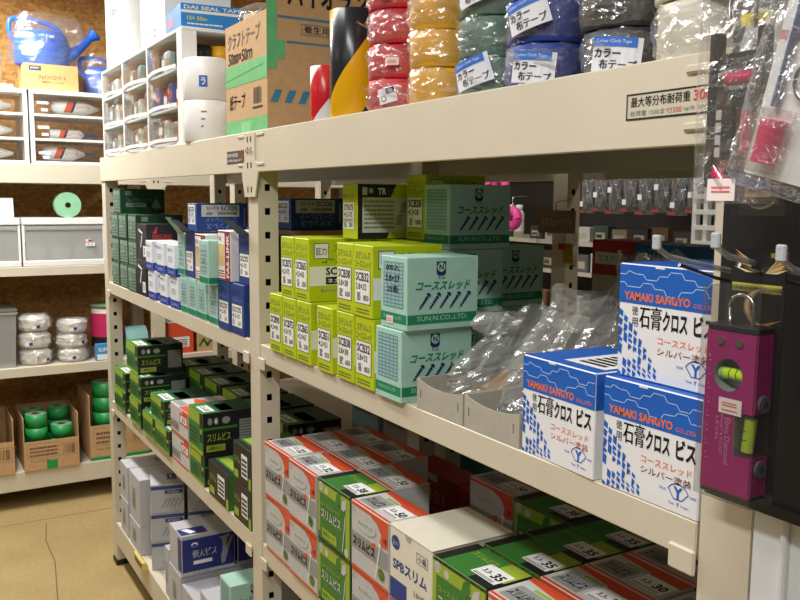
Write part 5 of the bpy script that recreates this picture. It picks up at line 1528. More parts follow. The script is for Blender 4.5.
def sealant(label, y, z, L, r, tip, tilt, flat=False, cap=True):
    t = fthing('sealant_tube', label, 'tube', y, z, 0.075)
    SW_ = mat('tube_white', (230, 230, 228), 0.4, var=0.02); TB = mat('tube_cap_blue', (36, 70, 140), 0.4)
    q = MB(); n = 18
    prof = [(0.0, r*0.35), (0.01, r*0.8), (L*0.15, r), (L*0.7, r), (L, r*0.25)] if flat else [(0.0, r*0.9), (0.004, r), (L*0.86, r), (L*0.9, r*0.85), (L, r*0.3)]
    vs = []; fs = []
    for (x, rr) in prof:
        for i in range(n):
            a = 2*math.pi*i/n; vs.append((x, rr*math.cos(a), r+rr*math.sin(a)*(0.9 if flat else 1)))
    for j in range(len(prof)-1):
        for i in range(n): fs.append((j*n+i, j*n+(i+1) % n, (j+1)*n+(i+1) % n, (j+1)*n+i))
    fs += [tuple(range(n)), tuple(range((len(prof)-1)*n, len(prof)*n))]
    q.add(vs, fs, SW_, True); q.build('tube', t)
    def onr(a, b):                               # on the tube's aisle side; a along, b around
        an = -math.pi/2-b/r
        return (a, (r+0.0006)*math.cos(-math.pi/2-b/r+0)*1.0, r+(r+0.0006)*math.sin(an)*1.0)
    fnb = lambda a, b: (a, -(r+0.0007)*math.cos(b/r), r+(r+0.0007)*math.sin(b/r)*(0.9 if flat else 1))
    p = MB(); OR_ = mat('tube_orange', (226, 90, 40), 0.45, var=0)
    for (c0, m) in ((L*0.22, OR_), (L*0.36, NAVY)):
        wd = 0.030 if m is OR_ else 0.010
        for i in range(6):
            b0, b1 = r*(-0.8+0.32*i), r*(-0.8+0.32*(i+1))
            p.add([fnb(c0+0.35*(b0+r), b0), fnb(c0+wd+0.35*(b0+r), b0), fnb(c0+wd+0.35*(b1+r), b1), fnb(c0+0.35*(b1+r), b1)], [(0, 1, 2, 3)], m)
    p.text(fnb, 'シール', L*0.5, -0.006, 0.06, 0.02, OR_, bold=0.03); p.build('stripes', t)
    if cap:
        c = MB(); c.cyl((L, 0, r), (L+tip, 0, r), 0.008, TB, r1=0.005, n=12); c.build('nozzle', t)
    return t
drawer_unit('white drawer unit with sealant tubes, beside the main rack end', -0.136, 0.445)
drawer_unit('white drawer unit with sealant tubes, farther along the strand board wall', -0.590, 0.445)
sealant('white sealant tube with orange stripe in the top clear drawer', -0.040, ZT+0.2155, 0.20, 0.034, 0.03, 0, flat=True, cap=False)
sealant('white sealant tube with blue nozzle in the middle clear drawer', -0.050, ZT+0.1115, 0.145, 0.021, 0.05, 0)
sealant('white sealant tube with red lettering in the bottom clear drawer', -0.085, ZT+0.0130, 0.18, 0.034, 0.04, 0, flat=True)
for k, (z, lab) in enumerate(((0.2155, 'top'), (0.1115, 'middle'), (0.0130, 'bottom'))):
    sealant('white sealant pouch in the %s drawer of the farther unit' % lab, -0.42, ZT+z, 0.22, 0.030, 0.03, 0, flat=True, cap=False)

# --- watering cans
BLUEP = mat('blue_polythene', (36, 104, 214), 0.3, var=0.03)
ZW = ZT+0.3145
def watering_can(label, y, z, s=1.0, flip=False, bag=True, dx=0.15):
    t = fthing('watering_can', label, 'watering can', y, z, dx)
    q = MB()
    # local x runs to the spout; body is an upright oval drum with a domed top
    prof = [(0.0, 0.0), (0.098, 0.0), (0.106, 0.008), (0.110, 0.06), (0.106, 0.120), (0.098, 0.150), (0.080, 0.166), (0.0, 0.168)]
    q.lathe([(a*s, b*s) for a, b in prof], BLUEP, n=36, sx=1.15, sy=0.75); q.build('body', t)
    h = MB()
    pts = [(-0.105, 0, 0.110), (-0.135, 0, 0.130), (-0.140, 0, 0.190), (-0.120, 0, 0.214), (-0.06, 0, 0.214), (0.02, 0, 0.204), (0.075, 0, 0.180), (0.105, 0, 0.130), (0.120, 0, 0.095)]
    sm = []
    for i in range(len(pts)-1):
        for k in range(4):
            u = k/4
            p0, p1, p2, p3 = [Vector(pts[max(0, min(len(pts)-1, i+o))]) for o in (-1, 0, 1, 2)]
            sm.append(0.5*((2*p1)+(-p0+p2)*u+(2*p0-5*p1+4*p2-p3)*u*u+(-p0+3*p1-3*p2+p3)*u**3))
    sm.append(Vector(pts[-1]))
    h.tube([p*s for p in sm], 0.0105*s, BLUEP, n=10); h.build('handle', t)
    sp = MB(); sp.tube([Vector(p)*s for p in ((0.085, 0, 0.045), (0.135, 0, 0.070), (0.185, 0, 0.115), (0.225, 0, 0.160))], [0.034*s, 0.027*s, 0.020*s, 0.017*s], BLUEP, n=14); sp.build('spout', t)
    r = MB(); r.cyl(Vector((0.222, 0, 0.156))*s, Vector((0.243, 0, 0.176))*s, 0.018*s, BLUEP, r1=0.034*s, n=20); r.cyl(Vector((0.2432, 0, 0.1762))*s, Vector((0.247, 0, 0.180))*s, 0.031*s, mat('dark_rose', (92, 86, 78), 0.5), n=20); r.build('rose', t)
    if bag:
        b = MB(); vs = []; fs = []; n, rows = 30, 12
        for j in range(rows+1):
            tt = j/rows
            for i in range(n):
                a = 2*math.pi*i/n; p = Vector((math.cos(a), math.sin(a), tt*2))
                k = 1.0-0.35*max(0, tt-0.55)/0.45
                d = 1.0+0.08*(mnoise.noise(p*2.3)+0.6*mnoise.noise(p*5.1))
                x = (0.128+(0.125*tt if math.cos(a) > 0 else 0.026)*abs(math.cos(a)))*k*d*math.cos(a)
                vs.append(((x+0.004)*s, 0.088*k*d*math.sin(a)*s, (0.002+tt*0.24)*s))
        for j in range(rows):
            for i in range(n):
                a, bb, c, d = j*n+i, j*n+(i+1) % n, (j+1)*n+(i+1) % n, (j+1)*n+i
                fs += [(a, bb, c), (a, c, d)]
        b.add(vs, fs, CLEARFILM); b.build('film_bag', t)
    if not flip:
        g = MB(); g.rect(lambda a, b: (a, -0.0818*s, b), 0.02, 0.128*s, 0.040, 0.138*s, PINKTAG); g.build('price_tag', t)
    return t
CB = fthing('cardboard_box', 'small brown cardboard box with red lettering under the watering can', 'box', -0.150, ZW, 0.030)
w, d, h = 0.222, 0.20, 0.112
carton(CB, w, d, h, {'all': mat('tan_cardboard', (214, 172, 112), 0.75, var=0.05)})
p = MB(); f = face('front', w, d, h); RDI = mat('brick_red_ink', (190, 60, 50), 0.6, var=0)
p.rect(f, 0.020, h*0.74, 0.070, h*0.92, mat('slate_print', (70, 74, 96), 0.6)); p.text(face('front', w, d, h, 0.0007), 'JOINT', 0.026, h*0.79, 0.036, h*0.08, PAPERW)
p.text(f, 'ジョイントコーク・A', 0.058, h*0.42, 0.112, h*0.18, RDI, bold=0.06); p.text(f, '建築用シーリング材', 0.070, h*0.28, 0.092, h*0.08, INK); p.build('lettering', CB)
watering_can('large blue watering can in a clear bag on the small cardboard box', -0.058, ZW+0.1125, 0.93, dx=0.135)
watering_can('blue watering can in a clear bag standing lower beside the cardboard box', 0.215, ZW, 0.80, flip=True, dx=0.16)
# grey bundle at the board's edge
gb = fthing('parts_bundle', 'grey bagged fittings on a flat tray beside the watering can', 'bundle', -0.36, ZW, 0.04)
MB().box(0, 0.17, 0, 0.16, 0.0, 0.02, mat('tray_grey', (150, 146, 138), 0.5), bev=0.004).build('tray', gb)
q = MB(); crumple(q, (0.075, 0.08, 0.02), 0.062, 0.060, 0.17, CLEARFILM, 5, amp=0.2, top=0.4); q.build('film', gb)
q = MB(); q.cyl((0.075, 0.08, 0.0205), (0.075, 0.08, 0.12), 0.045, mat('dark_grey_fittings', (84, 84, 92), 0.4), n=18); q.build('contents', gb)

# --- second board: two wide frosted drawers
ZF2 = 1.0838
def frosted(label, y0, w):
    h, d = 0.212, 0.34
    t = fthing('drawer_cabinet', label, 'drawer cabinet', y0, ZF2, 0.004)
    b = MB(); b.box(0, w, -0.004, d, h-0.030, h, WHITE, bev=0.003); b.box(0, w, -0.004, d, 0, 0.026, WHITE, bev=0.003); b.box(0, 0.010, 0, d, 0.026, h-0.030, WHITE); b.box(w-0.010, w, 0, d, 0.026, h-0.030, WHITE); b.box(0.01, w-0.01, d-0.008, d, 0.026, h-0.03, WHITE); b.build('frame', t)
    q = MB(); q.box(0.012, w-0.012, 0.0, 0.003, 0.028, h-0.034, HAZYBOX); dr = q.build('drawer', t)
    q = MB(); q.box(0.014, w-0.014, -0.006, 0.0, h-0.052, h-0.040, HAZYBOX); q.build('pull_rail', dr)
    return t
frosted('wide white drawer with frosted front below the green roll', -0.188, 0.345)
frosted('wide white drawer with frosted front beside the other one', -0.540, 0.345)
frosted('wide white drawer with frosted front behind the rack post', 0.165, 0.190)
for k, y in enumerate((-0.125, -0.025, 0.075)):
    t = fthing('round_tub', 'round white tub with pale lid behind the frosted drawer front', 'tub', y, ZF2+0.0268, 0.075, 'tubs in the frosted drawer')
    q = MB(); q.lathe([(0.0, 0.0), (0.042, 0.0), (0.044, 0.06), (0.0, 0.06)], WHITE, n=24); q.build('tub', t)
    q = MB(); q.lathe([(0.0, 0.06), (0.046, 0.06), (0.046, 0.074), (0.0, 0.076)], mat('seafoam_lid', (150, 186, 170), 0.5), n=24); q.build('lid', t)
t = fthing('price_card', 'small red and white price card stuck to the frosted drawer front', 'label', 0.072, ZF2+0.085, 0.0045-0.0048); 
q = MB(); q.box(0, 0.040, -0.0010, 0, 0, 0.016, PAPERW); q.text(lambda a, b: (a, -0.0014, b), '10 ▪▪', 0.006, 0.004, 0.026, 0.008, INK); q.build('card', t)
q = MB(); q.box(0.0, 0.028, -0.0010, 0, 0.020, 0.032, PINKTAG); q.rect(lambda a, b: (a, -0.0014, b), 0.012, 0.022, 0.028, 0.030, mat('signal_red_print', (196, 40, 44), 0.5)); q.build('red_tag', t)
# green tape roll standing on edge
t = fthing('tape_roll', 'pale green tape roll standing on edge on the frosted drawer', 'tape', 0.005, ZF2+0.2124, 0.010)
PG = mat('pale_green_tape', (150, 206, 164), 0.5, var=0.05)
q = MB(); n = 36
def ring_x(mb, y0, y1, r0, r1, zc, m):
    prof = [(r0, y0), (r1, y0), (r1, y1), (r0, y1), (r0, y0)]
    vs = []; fs = []
    for (r, y) in prof:
        for i in range(n): a = 2*math.pi*i/n; vs.append((r*math.cos(a), y, zc+r*math.sin(a)))
    for j in range(4):
        for i in range(n): fs.append((j*n+i, j*n+(i+1) % n, (j+1)*n+(i+1) % n, (j+1)*n+i))
    mb.add(vs, fs, m)
ring_x(q, 0.0, 0.05, 0.012, 0.056, 0.056, PG); q.build('tape', t)
q = MB(); ring_x(q, -0.001, 0.05, 0.006, 0.012, 0.056, INK); q.build('core', t)
t = fthing('price_card', 'white folded price card standing on the frosted drawer', 'label', -0.300, ZF2+0.2124, 0.02)
q = MB(); q.add([(0, 0, 0), (0.085, 0, 0), (0.085, 0.015, 0.085), (0, 0.015, 0.085), (0.085, 0.03, 0), (0, 0.03, 0)], [(0, 1, 2, 3), (2, 4, 5, 3)], PAPERW); q.build('card', t)
q = MB(); q.text(lambda a, b: (a, b*0.176-0.001, b), 'ネット', 0.02, 0.03, 0.045, 0.016, GREYINK); q.build('lettering', t)

# --- third board: clear box, wrapped bundles, paint tubs
ZF3 = 0.6413
t = fthing('storage_box', 'clear plastic storage box at the end of the wrapped bundles', 'storage box', -0.500, ZF3, 0.010)
b = MB(); w, d, h = 0.275, 0.32, 0.250
b.quad((0.01, 0.008, 0), (w-0.01, 0.008, 0), (w, 0, h), (0, 0, h), HAZYBOX); b.quad((w-0.01, 0.008, 0), (w-0.01, d, 0), (w, d, h), (w, 0, h), HAZYBOX); b.quad((0.01, 0.008, 0), (0, 0, h), (0, d, h), (0.01, d, 0), HAZYBOX); b.quad((0.01, d, 0), (w-0.01, d, 0), (w, d, h), (0, d, h), HAZYBOX); b.quad((0.01, 0.008, 0.001), (w-0.01, 0.008, 0.001), (w-0.01, d, 0.001), (0.01, d, 0.001), HAZYBOX); b.build('box', t)
b = MB(); b.box(-0.006, w+0.006, -0.006, d+0.004, h-0.012, h-0.006, HAZYBOX); b.box(-0.004, w+0.004, -0.004, d+0.002, h, h+0.008, mat('smoky_lid', (120, 116, 108), 0.3)); b.build('lid', t)
t2 = fthing('coiled_hose', 'pale coil lying inside the clear storage box', 'coil', -0.39, ZF3+0.003, 0.13)
q = MB(); q.tube([(0.075*math.cos(a*0.3), 0.075*math.sin(a*0.3), 0.012+0.003*a) for a in range(48)], 0.010, mat('pale_grey_hose', (190, 194, 198), 0.4), n=8); q.build('coil', t2)
def bundle(label, y, z, seed, r=0.074, h=0.074, dx=0.085):
    t = fthing('wrapped_roll', label, 'wrapped roll', y, z, dx)
    q = MB(); crumple(q, (0, 0, 0.001), r*0.93, r*0.93, h-0.004, mat('off_white_wadding', (232, 228, 218), 0.45, var=0.05), seed+9, amp=0.16, top=0.72, bottom=0.80, n=26, rows=8, freq=22.0); q.build('roll', t)
    q = MB(); crumple(q, (0, 0, 0), r+0.002, r+0.002, h, CLEARFILM, seed, amp=0.16, top=0.8, n=30, rows=12, freq=30.0); q.build('film_wrap', t)
    q = MB(); fn = cylfn(r+0.012, -math.pi/2+jit(0.5), 0.0, tilt=0.1); VIO = mat('violet_label', (62, 48, 150), 0.5)
    q.rect(fn, 0.0, 0.018, 0.016, 0.030, VIO); q.rect(fn, -0.018, 0.016, 0.0, 0.028, PAPERW); q.build('label', t)
pos = ('bottom', 'middle', 'top')
for i in range(3):
    bundle('white wadding roll in clear film, %s of the stack beside the clear box' % pos[i], -0.148+jit(0.004), ZF3+i*0.0755, 40+i, r=0.070)
    bundle('white wadding roll in clear film, %s of the stack beside the paint tub' % pos[i], 0.012+jit(0.004), ZF3+i*0.066, 50+i, h=0.065, r=0.068)
t = fthing('paint_tub', 'round tub with a pink and yellow printed sleeve', 'tub', 0.178, ZF3, 0.12)
q = MB(); q.lathe([(0.0, 0.0), (0.068, 0.0), (0.070, 0.235), (0.0, 0.236)], mat('tub_cream', (206, 200, 180), 0.5), n=30); q.build('tub', t)
q = MB(); q.lathe([(0.0, 0.236), (0.074, 0.236), (0.074, 0.250), (0.0, 0.252)], mat('tub_lid_green', (110, 136, 110), 0.5), n=30); q.build('lid', t)
q = MB(); MG = mat('magenta_print', (200, 40, 96), 0.5, var=0.05); YB = mat('yellow_print', (226, 206, 40), 0.5)
q.lathe([(0.0708, 0.10), (0.0712, 0.21)], MG, n=30); q.lathe([(0.0715, 0.055), (0.0716, 0.10)], INK, n=30)
fn = cylfn(0.0722, -1.55, 0.0); q.poly(fn, [(0.0, 0.06), (0.05, 0.06), (0.05, 0.20), (0.035, 0.14), (0.03, 0.17), (0.018, 0.11), (0.0, 0.10)], YB); q.build('sleeve', t)
t = fthing('small_carton', 'small blue and white carton before the pink tub', 'box', 0.100, ZF3, 0.004)
carton(t, 0.10, 0.022, 0.078, {'all': mat('sky_carton', (70, 150, 206), 0.5)}); q = MB(); f = face('front', 0.1, 0.03, 0.078); q.rect(f, 0.006, 0.004, 0.094, 0.030, PAPERW); q.text(f, 'SUPER', 0.012, 0.042, 0.06, 0.018, PAPERW, bold=0.05); q.build('lettering', t)
# goods right of the upright, seen through the main rack
t = fthing('sheet_roll', 'pale teal sheet roll lying on the far rack behind the green cartons', 'roll', 0.258, ZF3, 0.075)
q = MB(); q.cyl((0.0, 0.07, 0.066), (0.10, 0.07, 0.066), 0.065, mat('pale_teal_sheet', (150, 200, 200), 0.5), n=28); q.build('roll', t)
q = MB(); q.cyl((0.1, 0.07, 0.066), (0.1005, 0.07, 0.066), 0.02, KRAFT_DK, n=16); q.build('core', t)
t = fthing('small_carton', 'orange carton with white label on the far rack', 'box', 0.440, ZF3, 0.02)
carton(t, 0.12, 0.15, 0.150, {'all': ORANGE, 'top': PAPERW}); q = MB(); f = face('front', 0.12, 0.15, 0.15); q.rect(f, 0.02, 0.03, 0.10, 0.08, PAPERW); textlines(q, face('front', 0.12, 0.15, 0.15, 0.0008), 0.03, 0.036, 0.06, 0.036, 4, INK, random.Random(1)); q.build('label', t)
t = fthing('small_carton', 'brown carton with green zigzag print on the far rack', 'box', 0.580, ZF3, 0.02)
carton(t, 0.13, 0.15, 0.155, {'all': KRAFT}); q = MB(); f = face('front', 0.13, 0.15, 0.155); q.line(f, [(0.01, 0.03), (0.03, 0.06), (0.05, 0.03), (0.07, 0.06), (0.09, 0.03), (0.12, 0.06)], 0.012, GREEN); q.build('zigzag', t)

# --- bottom board: open cartons of green tape rolls
ZF4 = 0.1724
MGREEN = mat('green_curing_tape', (34, 150, 76), 0.4, var=0.05)
def open_carton(label, y0, w, hf, hb, d=0.30, greenfoot=False):
    t = fthing('cardboard_box', label, 'box', y0, ZF4, -0.012 if not greenfoot else 0.006)
    th = 0.004; b = MB()
    b.box(0, w, 0, th, 0, hf, KRAFT); b.box(0, w, d-th, d, 0, hb, KRAFT)
    for x in (0, w-th): b.prism([(th, 0.0), (d-th, 0.0), (d-th, hb), (0.012, hb+0.004), (th, hb-0.002)], 'x', x, x+th, KRAFT)
    b.box(th, w-th, th, d-th, 0, th, KRAFT); b.build('carton', t)
    p = MB(); f = face('front', w, d, hf)
    p.frame(f, w*0.06, hf*0.42, w*0.64, hf*0.92, 0.0012, GREYINK); textlines(p, f, w*0.10, hf*0.48, w*0.5, hf*0.38, 3, mat('carton_ink', (110, 84, 56), 0.7), random.Random(4), 0.5); p.frame(f, w*0.70, hf*0.40, w*0.96, hf*0.84, 0.0014, mat('carton_ink', (110, 84, 56), 0.7)); bars(p, f, w*0.73, hf*0.46, w*0.2, hf*0.32, random.Random(2), mat('carton_ink', (110, 84, 56), 0.7), 8)
    p.text(f, 'No.395 巻', w*0.12, hf*0.28, w*0.34, hf*0.08, mat('carton_ink', (110, 84, 56), 0.7)); p.build('print', t)
    g = MB()
    if greenfoot: g.rect(f, 0.001, 0.0, w-0.001, 0.016, MGREEN)
    else: g.rect(f, w*0.40, 0.0, w*0.60, hf*0.30, MGREEN)
    g.build('green_tape_strip', t)
open_carton('open brown carton of green curing tape rolls', -0.222, 0.232, 0.132, 0.240)
open_carton('open brown carton of bagged green goods beside the curing tape', -0.500, 0.240, 0.145, 0.24)
open_carton('open brown carton with a green foot strip beside the rack post', 0.062, 0.270, 0.165, 0.305, greenfoot=True)
def curing(label, y, dx, z, r=0.046, h=0.052):
    t = fthing('tape_roll', label, 'tape', y, z, dx)
    q = MB(); q.lathe([(0.020, 0), (r, 0), (r, h), (0.020, h), (0.020, 0)], MGREEN, n=28); q.build('tape', t)
    q = MB(); q.lathe([(0.017, 0), (0.020, 0), (0.020, h), (0.017, h)], KRAFT, n=20); q.build('core', t)
    q = MB(); q.lathe([(0.021, h+0.0006), (r-0.002, h+0.0006)], mat('pale_film_top', (150, 196, 160), 0.2, var=0.2, scale=80), n=28); q.build('film_top', t)
pos4 = ('bottom', 'second', 'third', 'fourth', 'fifth')
for (y, dx, n, lb) in ((-0.160, 0.052, 4, 'front column'), (-0.052, 0.056, 3, 'short column'), (-0.158, 0.160, 4, 'rear column'), (-0.050, 0.160, 4, 'rear column beside the short one')):
    for k in range(n):
        curing('green curing tape roll in the open carton, %s, %s' % (lb, pos4[k]), y, dx, ZF4+0.0045+k*0.0605, h=0.059)
for k in range(5):
    curing('green curing tape roll in the carton by the rack post, %s' % pos4[k], 0.150, 0.085, ZF4+0.0045+k*0.0705, r=0.058, h=0.070)
for k in range(3):
    t = fthing('bagged_goods', 'bag of small green goods in the open carton, %s' % pos[k], 'bag', -0.384, ZF4+0.0045+k*0.0625, 0.105)
    q = MB(); q.lathe([(0.0, 0.0), (0.070, 0.0), (0.078, 0.03), (0.066, 0.056), (0.0, 0.058)], mat('mixed_green_goods', (60, 120, 60), 0.5, var=0.5, scale=90), n=20); q.build('goods', t)
    q = MB(); crumple(q, (0, 0, 0), 0.082, 0.082, 0.060, CLEARFILM, 60+k, amp=0.12, top=0.8); q.build('film', t)
# ---------------------------------------------------------------- end display beside the near post: black panel on a white base
BLKP = mat('black_display_panel', (22, 22, 24), 0.55, var=0.08, scale=20)
ds = thing('display_stand', 'black display panel on a white ribbed base beside the rack end', 'display stand', (1.212, -0.0085, 0.0))
MB().box(0.0, 0.62, -0.014, -0.004, 1.131, 2.05, BLKP, bev=0.002).build('black_panel', ds)
MB().box(0.0, 0.62, -0.018, -0.0145, 1.128, 1.137, BLKP).build('bottom_rail', ds)
WB = mat('white_steel_base', (238, 243, 246), 0.4, var=0.02)
MB().box(0.038, 0.62, 0.004, 0.30, 0.0, 1.131, WB).build('white_base', ds)
for x in (0.068, 0.19, 0.31, 0.43): MB().box(x, x+0.006, -0.002, 0.004, 0.0, 1.131, WB, bev=0.0015).build('rib', ds)
MB().box(0.034, 0.62, -0.004, 0.30, 1.131, 1.139, WB).build('base_cap', ds)

GREYPL = film('clear_acrylic', tint=(214, 216, 220), base=0.12, edge=0.6, rough=0.08, bump=0.1, scale=10, haze=0.22)
def peg_hook(label, x, z, L=0.115):
    t = thing('display_hook', label, 'hook', (x, -0.0235, z))
    q = MB(); q.tube([(0, 0, 0), (0, -L*0.5, 0.010), (0, -L*0.86, 0.018), (0, -L*0.96, 0.024), (0, -L, 0.034)], 0.0024, GREYPL, n=8); q.tube([(0.007, 0, -0.010), (0.007, -L*0.45, 0.000), (0.006, -L*0.82, 0.012)], 0.0016, CHROME, n=8); q.build('arm', t)
    q = MB(); q.box(-0.004, 0.010, -0.002, 0.0, -0.020, 0.010, GREYPL); q.build('back_plate', t)
    q = MB(); q.box(-0.0035, 0.0045, -L-0.0018, -L+0.0020, 0.024, 0.036, mat('hook_tip_grey', (176, 180, 184), 0.3), bev=0.0012); q.build('tip', t)
peg_hook('clear display hook beside the upper blue carton', 1.244, 1.331)
peg_hook('clear display hook carrying the magenta level', 1.300, 1.335)
peg_hook('clear display hook on the black panel, farthest from the rack post', 1.354, 1.329)
peg_hook('clear display hook above the small black level', 1.300, 1.548, 0.125)
peg_hook('clear display hook above the white carded vial', 1.362, 1.552, 0.135)

# ---- magenta spirit level in a clear case
def magenta_level():
    Y = -0.118
    t = thing('spirit_level', 'magenta pocket spirit level with two yellow-green vials in a clear case', 'spirit level', (1.281, Y, 1.172), 0.03)
    MAG = mat('magenta_anodised', (158, 24, 108), 0.42, metal=0.1, var=0.04)
    w, d, h = 0.0425, 0.0215, 0.124
    # body with a round and a slotted window
    cx, cz, r = 0.0200, 0.091, 0.0125
    sx0, sx1, sz0, sz1 = 0.0275, w, 0.030, 0.064
    b = MB(); n = 28
    # front plate pieces around the round window (fan between circle and box)
    def plate(y):
        ring = [(cx+r*math.cos(2*math.pi*i/n), cz+r*math.sin(2*math.pi*i/n)) for i in range(n)]
        def sq(i):
            a = 2*math.pi*i/n; c, s = math.cos(a), math.sin(a); k = min((w-cx if c > 0 else cx)/abs(c) if abs(c) > 1e-6 else 9, (h-cz if s > 0 else cz-0.068)/abs(s) if abs(s) > 1e-6 else 9)
            return (cx+k*c, cz+k*s)
        for i in range(n):
            p, q_ = ring[i], ring[(i+1) % n]; A, B = sq(i), sq(i+1)
            b.add([(p[0], y, p[1]), (A[0], y, A[1]), (B[0], y, B[1]), (q_[0], y, q_[1])], [(0, 1, 2, 3)], MAG)
        for (X, Z) in ((0, 0.068), (w, 0.068), (0, h), (w, h)):
            # corner triangles of the fan
            best = min(range(n), key=lambda i: min(math.hypot(sq(i)[0]-X, sq(i)[1]-Z), 9))
            A, B = sq(best-1), sq(best); C = sq(best+1)
            b.add([(A[0], y, A[1]), (X, y, Z), (B[0], y, B[1])], [(0, 1, 2)], MAG); b.add([(B[0], y, B[1]), (X, y, Z), (C[0], y, C[1])], [(0, 1, 2)], MAG)
        b.quad((0, y, 0), (w, y, 0), (w, y, sz0), (0, y, sz0), MAG); b.quad((0, y, sz0), (sx0, y, sz0), (sx0, y, sz1), (0, y, sz1), MAG); b.quad((0, y, sz1), (w, y, sz1), (w, y, 0.068), (0, y, 0.068), MAG)
    plate(0.0); plate(d)
    for i in range(n):
        a0, a1 = 2*math.pi*i/n, 2*math.pi*(i+1)/n
        b.quad((cx+r*math.cos(a0), 0, cz+r*math.sin(a0)), (cx+r*math.cos(a1), 0, cz+r*math.sin(a1)), (cx+r*math.cos(a1), d, cz+r*math.sin(a1)), (cx+r*math.cos(a0), d, cz+r*math.sin(a0)), mat('level_window_grey', (140, 150, 146), 0.3))
    b.quad((0, 0, 0), (0, d, 0), (0, d, h), (0, 0, h), MAG); b.quad((w, 0, 0), (w, d, 0), (w, d, sz0), (w, 0, sz0), MAG); b.quad((w, 0, sz1), (w, d, sz1), (w, d, h), (w, 0, h), MAG); b.quad((0, 0, 0), (w, 0, 0), (w, d, 0), (0, d, 0), MAG); b.quad((sx0, 0, sz0), (sx0, d, sz0), (sx0, d, sz1), (sx0, 0, sz1), mat('level_window_grey', (140, 150, 146), 0.3)); b.quad((sx0, 0, sz0), (w, 0, sz0), (w, d, sz0), (sx0, d, sz0), MAG); b.quad((sx0, 0, sz1), (w, 0, sz1), (w, d, sz1), (sx0, d, sz1), MAG)
    body = b.build('body', t)
    for k in range(5):     # fine ribs on the edge and face
        MB().box(w, w+0.0006, 0.002+k*0.0036, 0.0042+k*0.0036, 0.001, sz0-0.001, MAG).build('edge_rib', body)
        MB().box(w, w+0.0006, 0.002+k*0.0036, 0.0042+k*0.0036, sz1+0.001, h-0.001, MAG).build('edge_rib', body)
    MB().box(-0.0004, w+0.0004, 0.0, d, h, h+0.005, BLACKPL, bev=0.001).build('end_cap', t)
    MB().box(-0.0004, w+0.0004, 0.0, d, -0.004, 0.0, BLACKPL, bev=0.001).build('end_cap', t)
    LIQ = mat('vial_liquid', (206, 240, 40), 0.15, var=0.03)
    v = MB(); v.cyl((cx-0.0075, 0.008, cz), (cx+0.011, 0.008, cz), 0.0048, LIQ, n=18); vial = v.build('vial', t)
    q = MB(); q.cyl((cx-0.011, 0.008, cz), (cx-0.0075, 0.008, cz), 0.0052, mat('vial_end_green', (150, 196, 150), 0.2), n=18); q.build('vial_end', vial)
    q = MB(); [q.cyl((cx+o, 0.008, cz), (cx+o+0.0006, 0.008, cz), 0.0050, INK, n=18) for o in (-0.002, 0.004)]; q.build('level_marks', vial)
    q = MB(); q.box(cx-r, cx+r, 0.014, 0.0145, cz-r, cz+r, mat('level_window_grey', (140, 150, 146), 0.3)); q.build('window_back', t)
    v = MB(); v.cyl((0.0345, 0.008, sz0+0.004), (0.0365, 0.008, sz1-0.004), 0.0046, LIQ, n=18); vial = v.build('vial', t)
    q = MB(); [q.cyl((0.0345, 0.008, z), (0.0345, 0.008, z+0.0006), 0.0048, INK, n=18) for z in (sz0+0.013, sz0+0.020)]; q.build('level_marks', vial)
    q = MB(); q.box(0.0280, w+0.001, 0.001, d-0.001, sz0+0.001, sz1-0.001, CLEARBOX); q.build('clear_block', t)
    for z in (sz0-0.008, sz1+0.008):
        q = MB(); q.cyl((w+0.0006, d/2, z), (w+0.003, d/2, z), 0.0066, mat('vial_boss_grey', (96, 98, 104), 0.3), n=18); q.cyl((w+0.003, d/2, z), (w+0.0036, d/2, z), 0.003, CHROME, n=8); q.build('vial_boss', t)
    for x in (0.013, 0.029):
        MB().cyl((x, 0, 0.1165), (x, -0.0018, 0.1165), 0.0030, CHROME, n=14).build('rivet', t)
    lp = MB(); lp.tube([(0.013, 0.009, h+0.004), (0.012, 0.009, h+0.018)]+[(0.0225-0.0105*math.cos(a*math.pi/8), 0.009, h+0.018+0.010*math.sin(a*math.pi/8)) for a in range(9)]+[(0.033, 0.009, h+0.004)], 0.0016, CHROME, n=8); lp.build('shackle', t)
    p = MB(); fn = lambda a, b_: (a, -0.0005, b_); LG = mat('engraving', (206, 130, 176), 0.5, var=0)
    up = lambda a, b_: fn(0.016+b_, 0.058-a)     # engraved words run down the face
    p.text(up, 'Ebisu Diamond', 0.0, 0.004, 0.036, 0.005, LG); p.text(up, 'MAGNET & POCKET', -0.004, 0.0, 0.034, 0.0026, LG); p.text(up, 'LEVEL', 0.0, -0.004, 0.02, 0.0026, LG)
    for k in range(8): p.rect(fn, 0.003, 0.100-k*0.011, 0.0055, 0.1006-k*0.011, LG); p.text(fn, str(k+1), 0.0028, 0.103-k*0.011, 0.0012, 0.002, LG)
    p.build('engraving', t)
    g = MB(); f2 = lambda a, b_: (a, -0.0014, b_)
    g.rect(lambda a, b_: (a, -0.0010, b_), 0.014, 0.0615, 0.034, 0.0735, PINKTAG); textlines(g, f2, 0.017, 0.0675, 0.013, 0.004, 2, PINKINK, random.Random(1)); g.rect(f2, 0.017, 0.064, 0.031, 0.0648, PINKINK); g.build('price_tag', t)
    # clear case and the printed card behind
    c = MB(); c.box(-0.003, w+0.005, -0.004, d+0.002, -0.006, h+0.034, CLEARBOX); c.build('clear_case', t)
    k = MB(); k.box(0.000, w+0.004, d+0.003, d+0.004, 0.0, h+0.062, BLACKB); k.build('card', t)
    m = MB(); fk = lambda a, b_: (a, d+0.0025, b_); fk2 = lambda a, b_: (a, d+0.0021, b_)
    FL = mat('flame_print', (222, 150, 66), 0.5, var=0.2, scale=200); FL2 = mat('pale_flame_print', (242, 222, 176), 0.5, var=0)
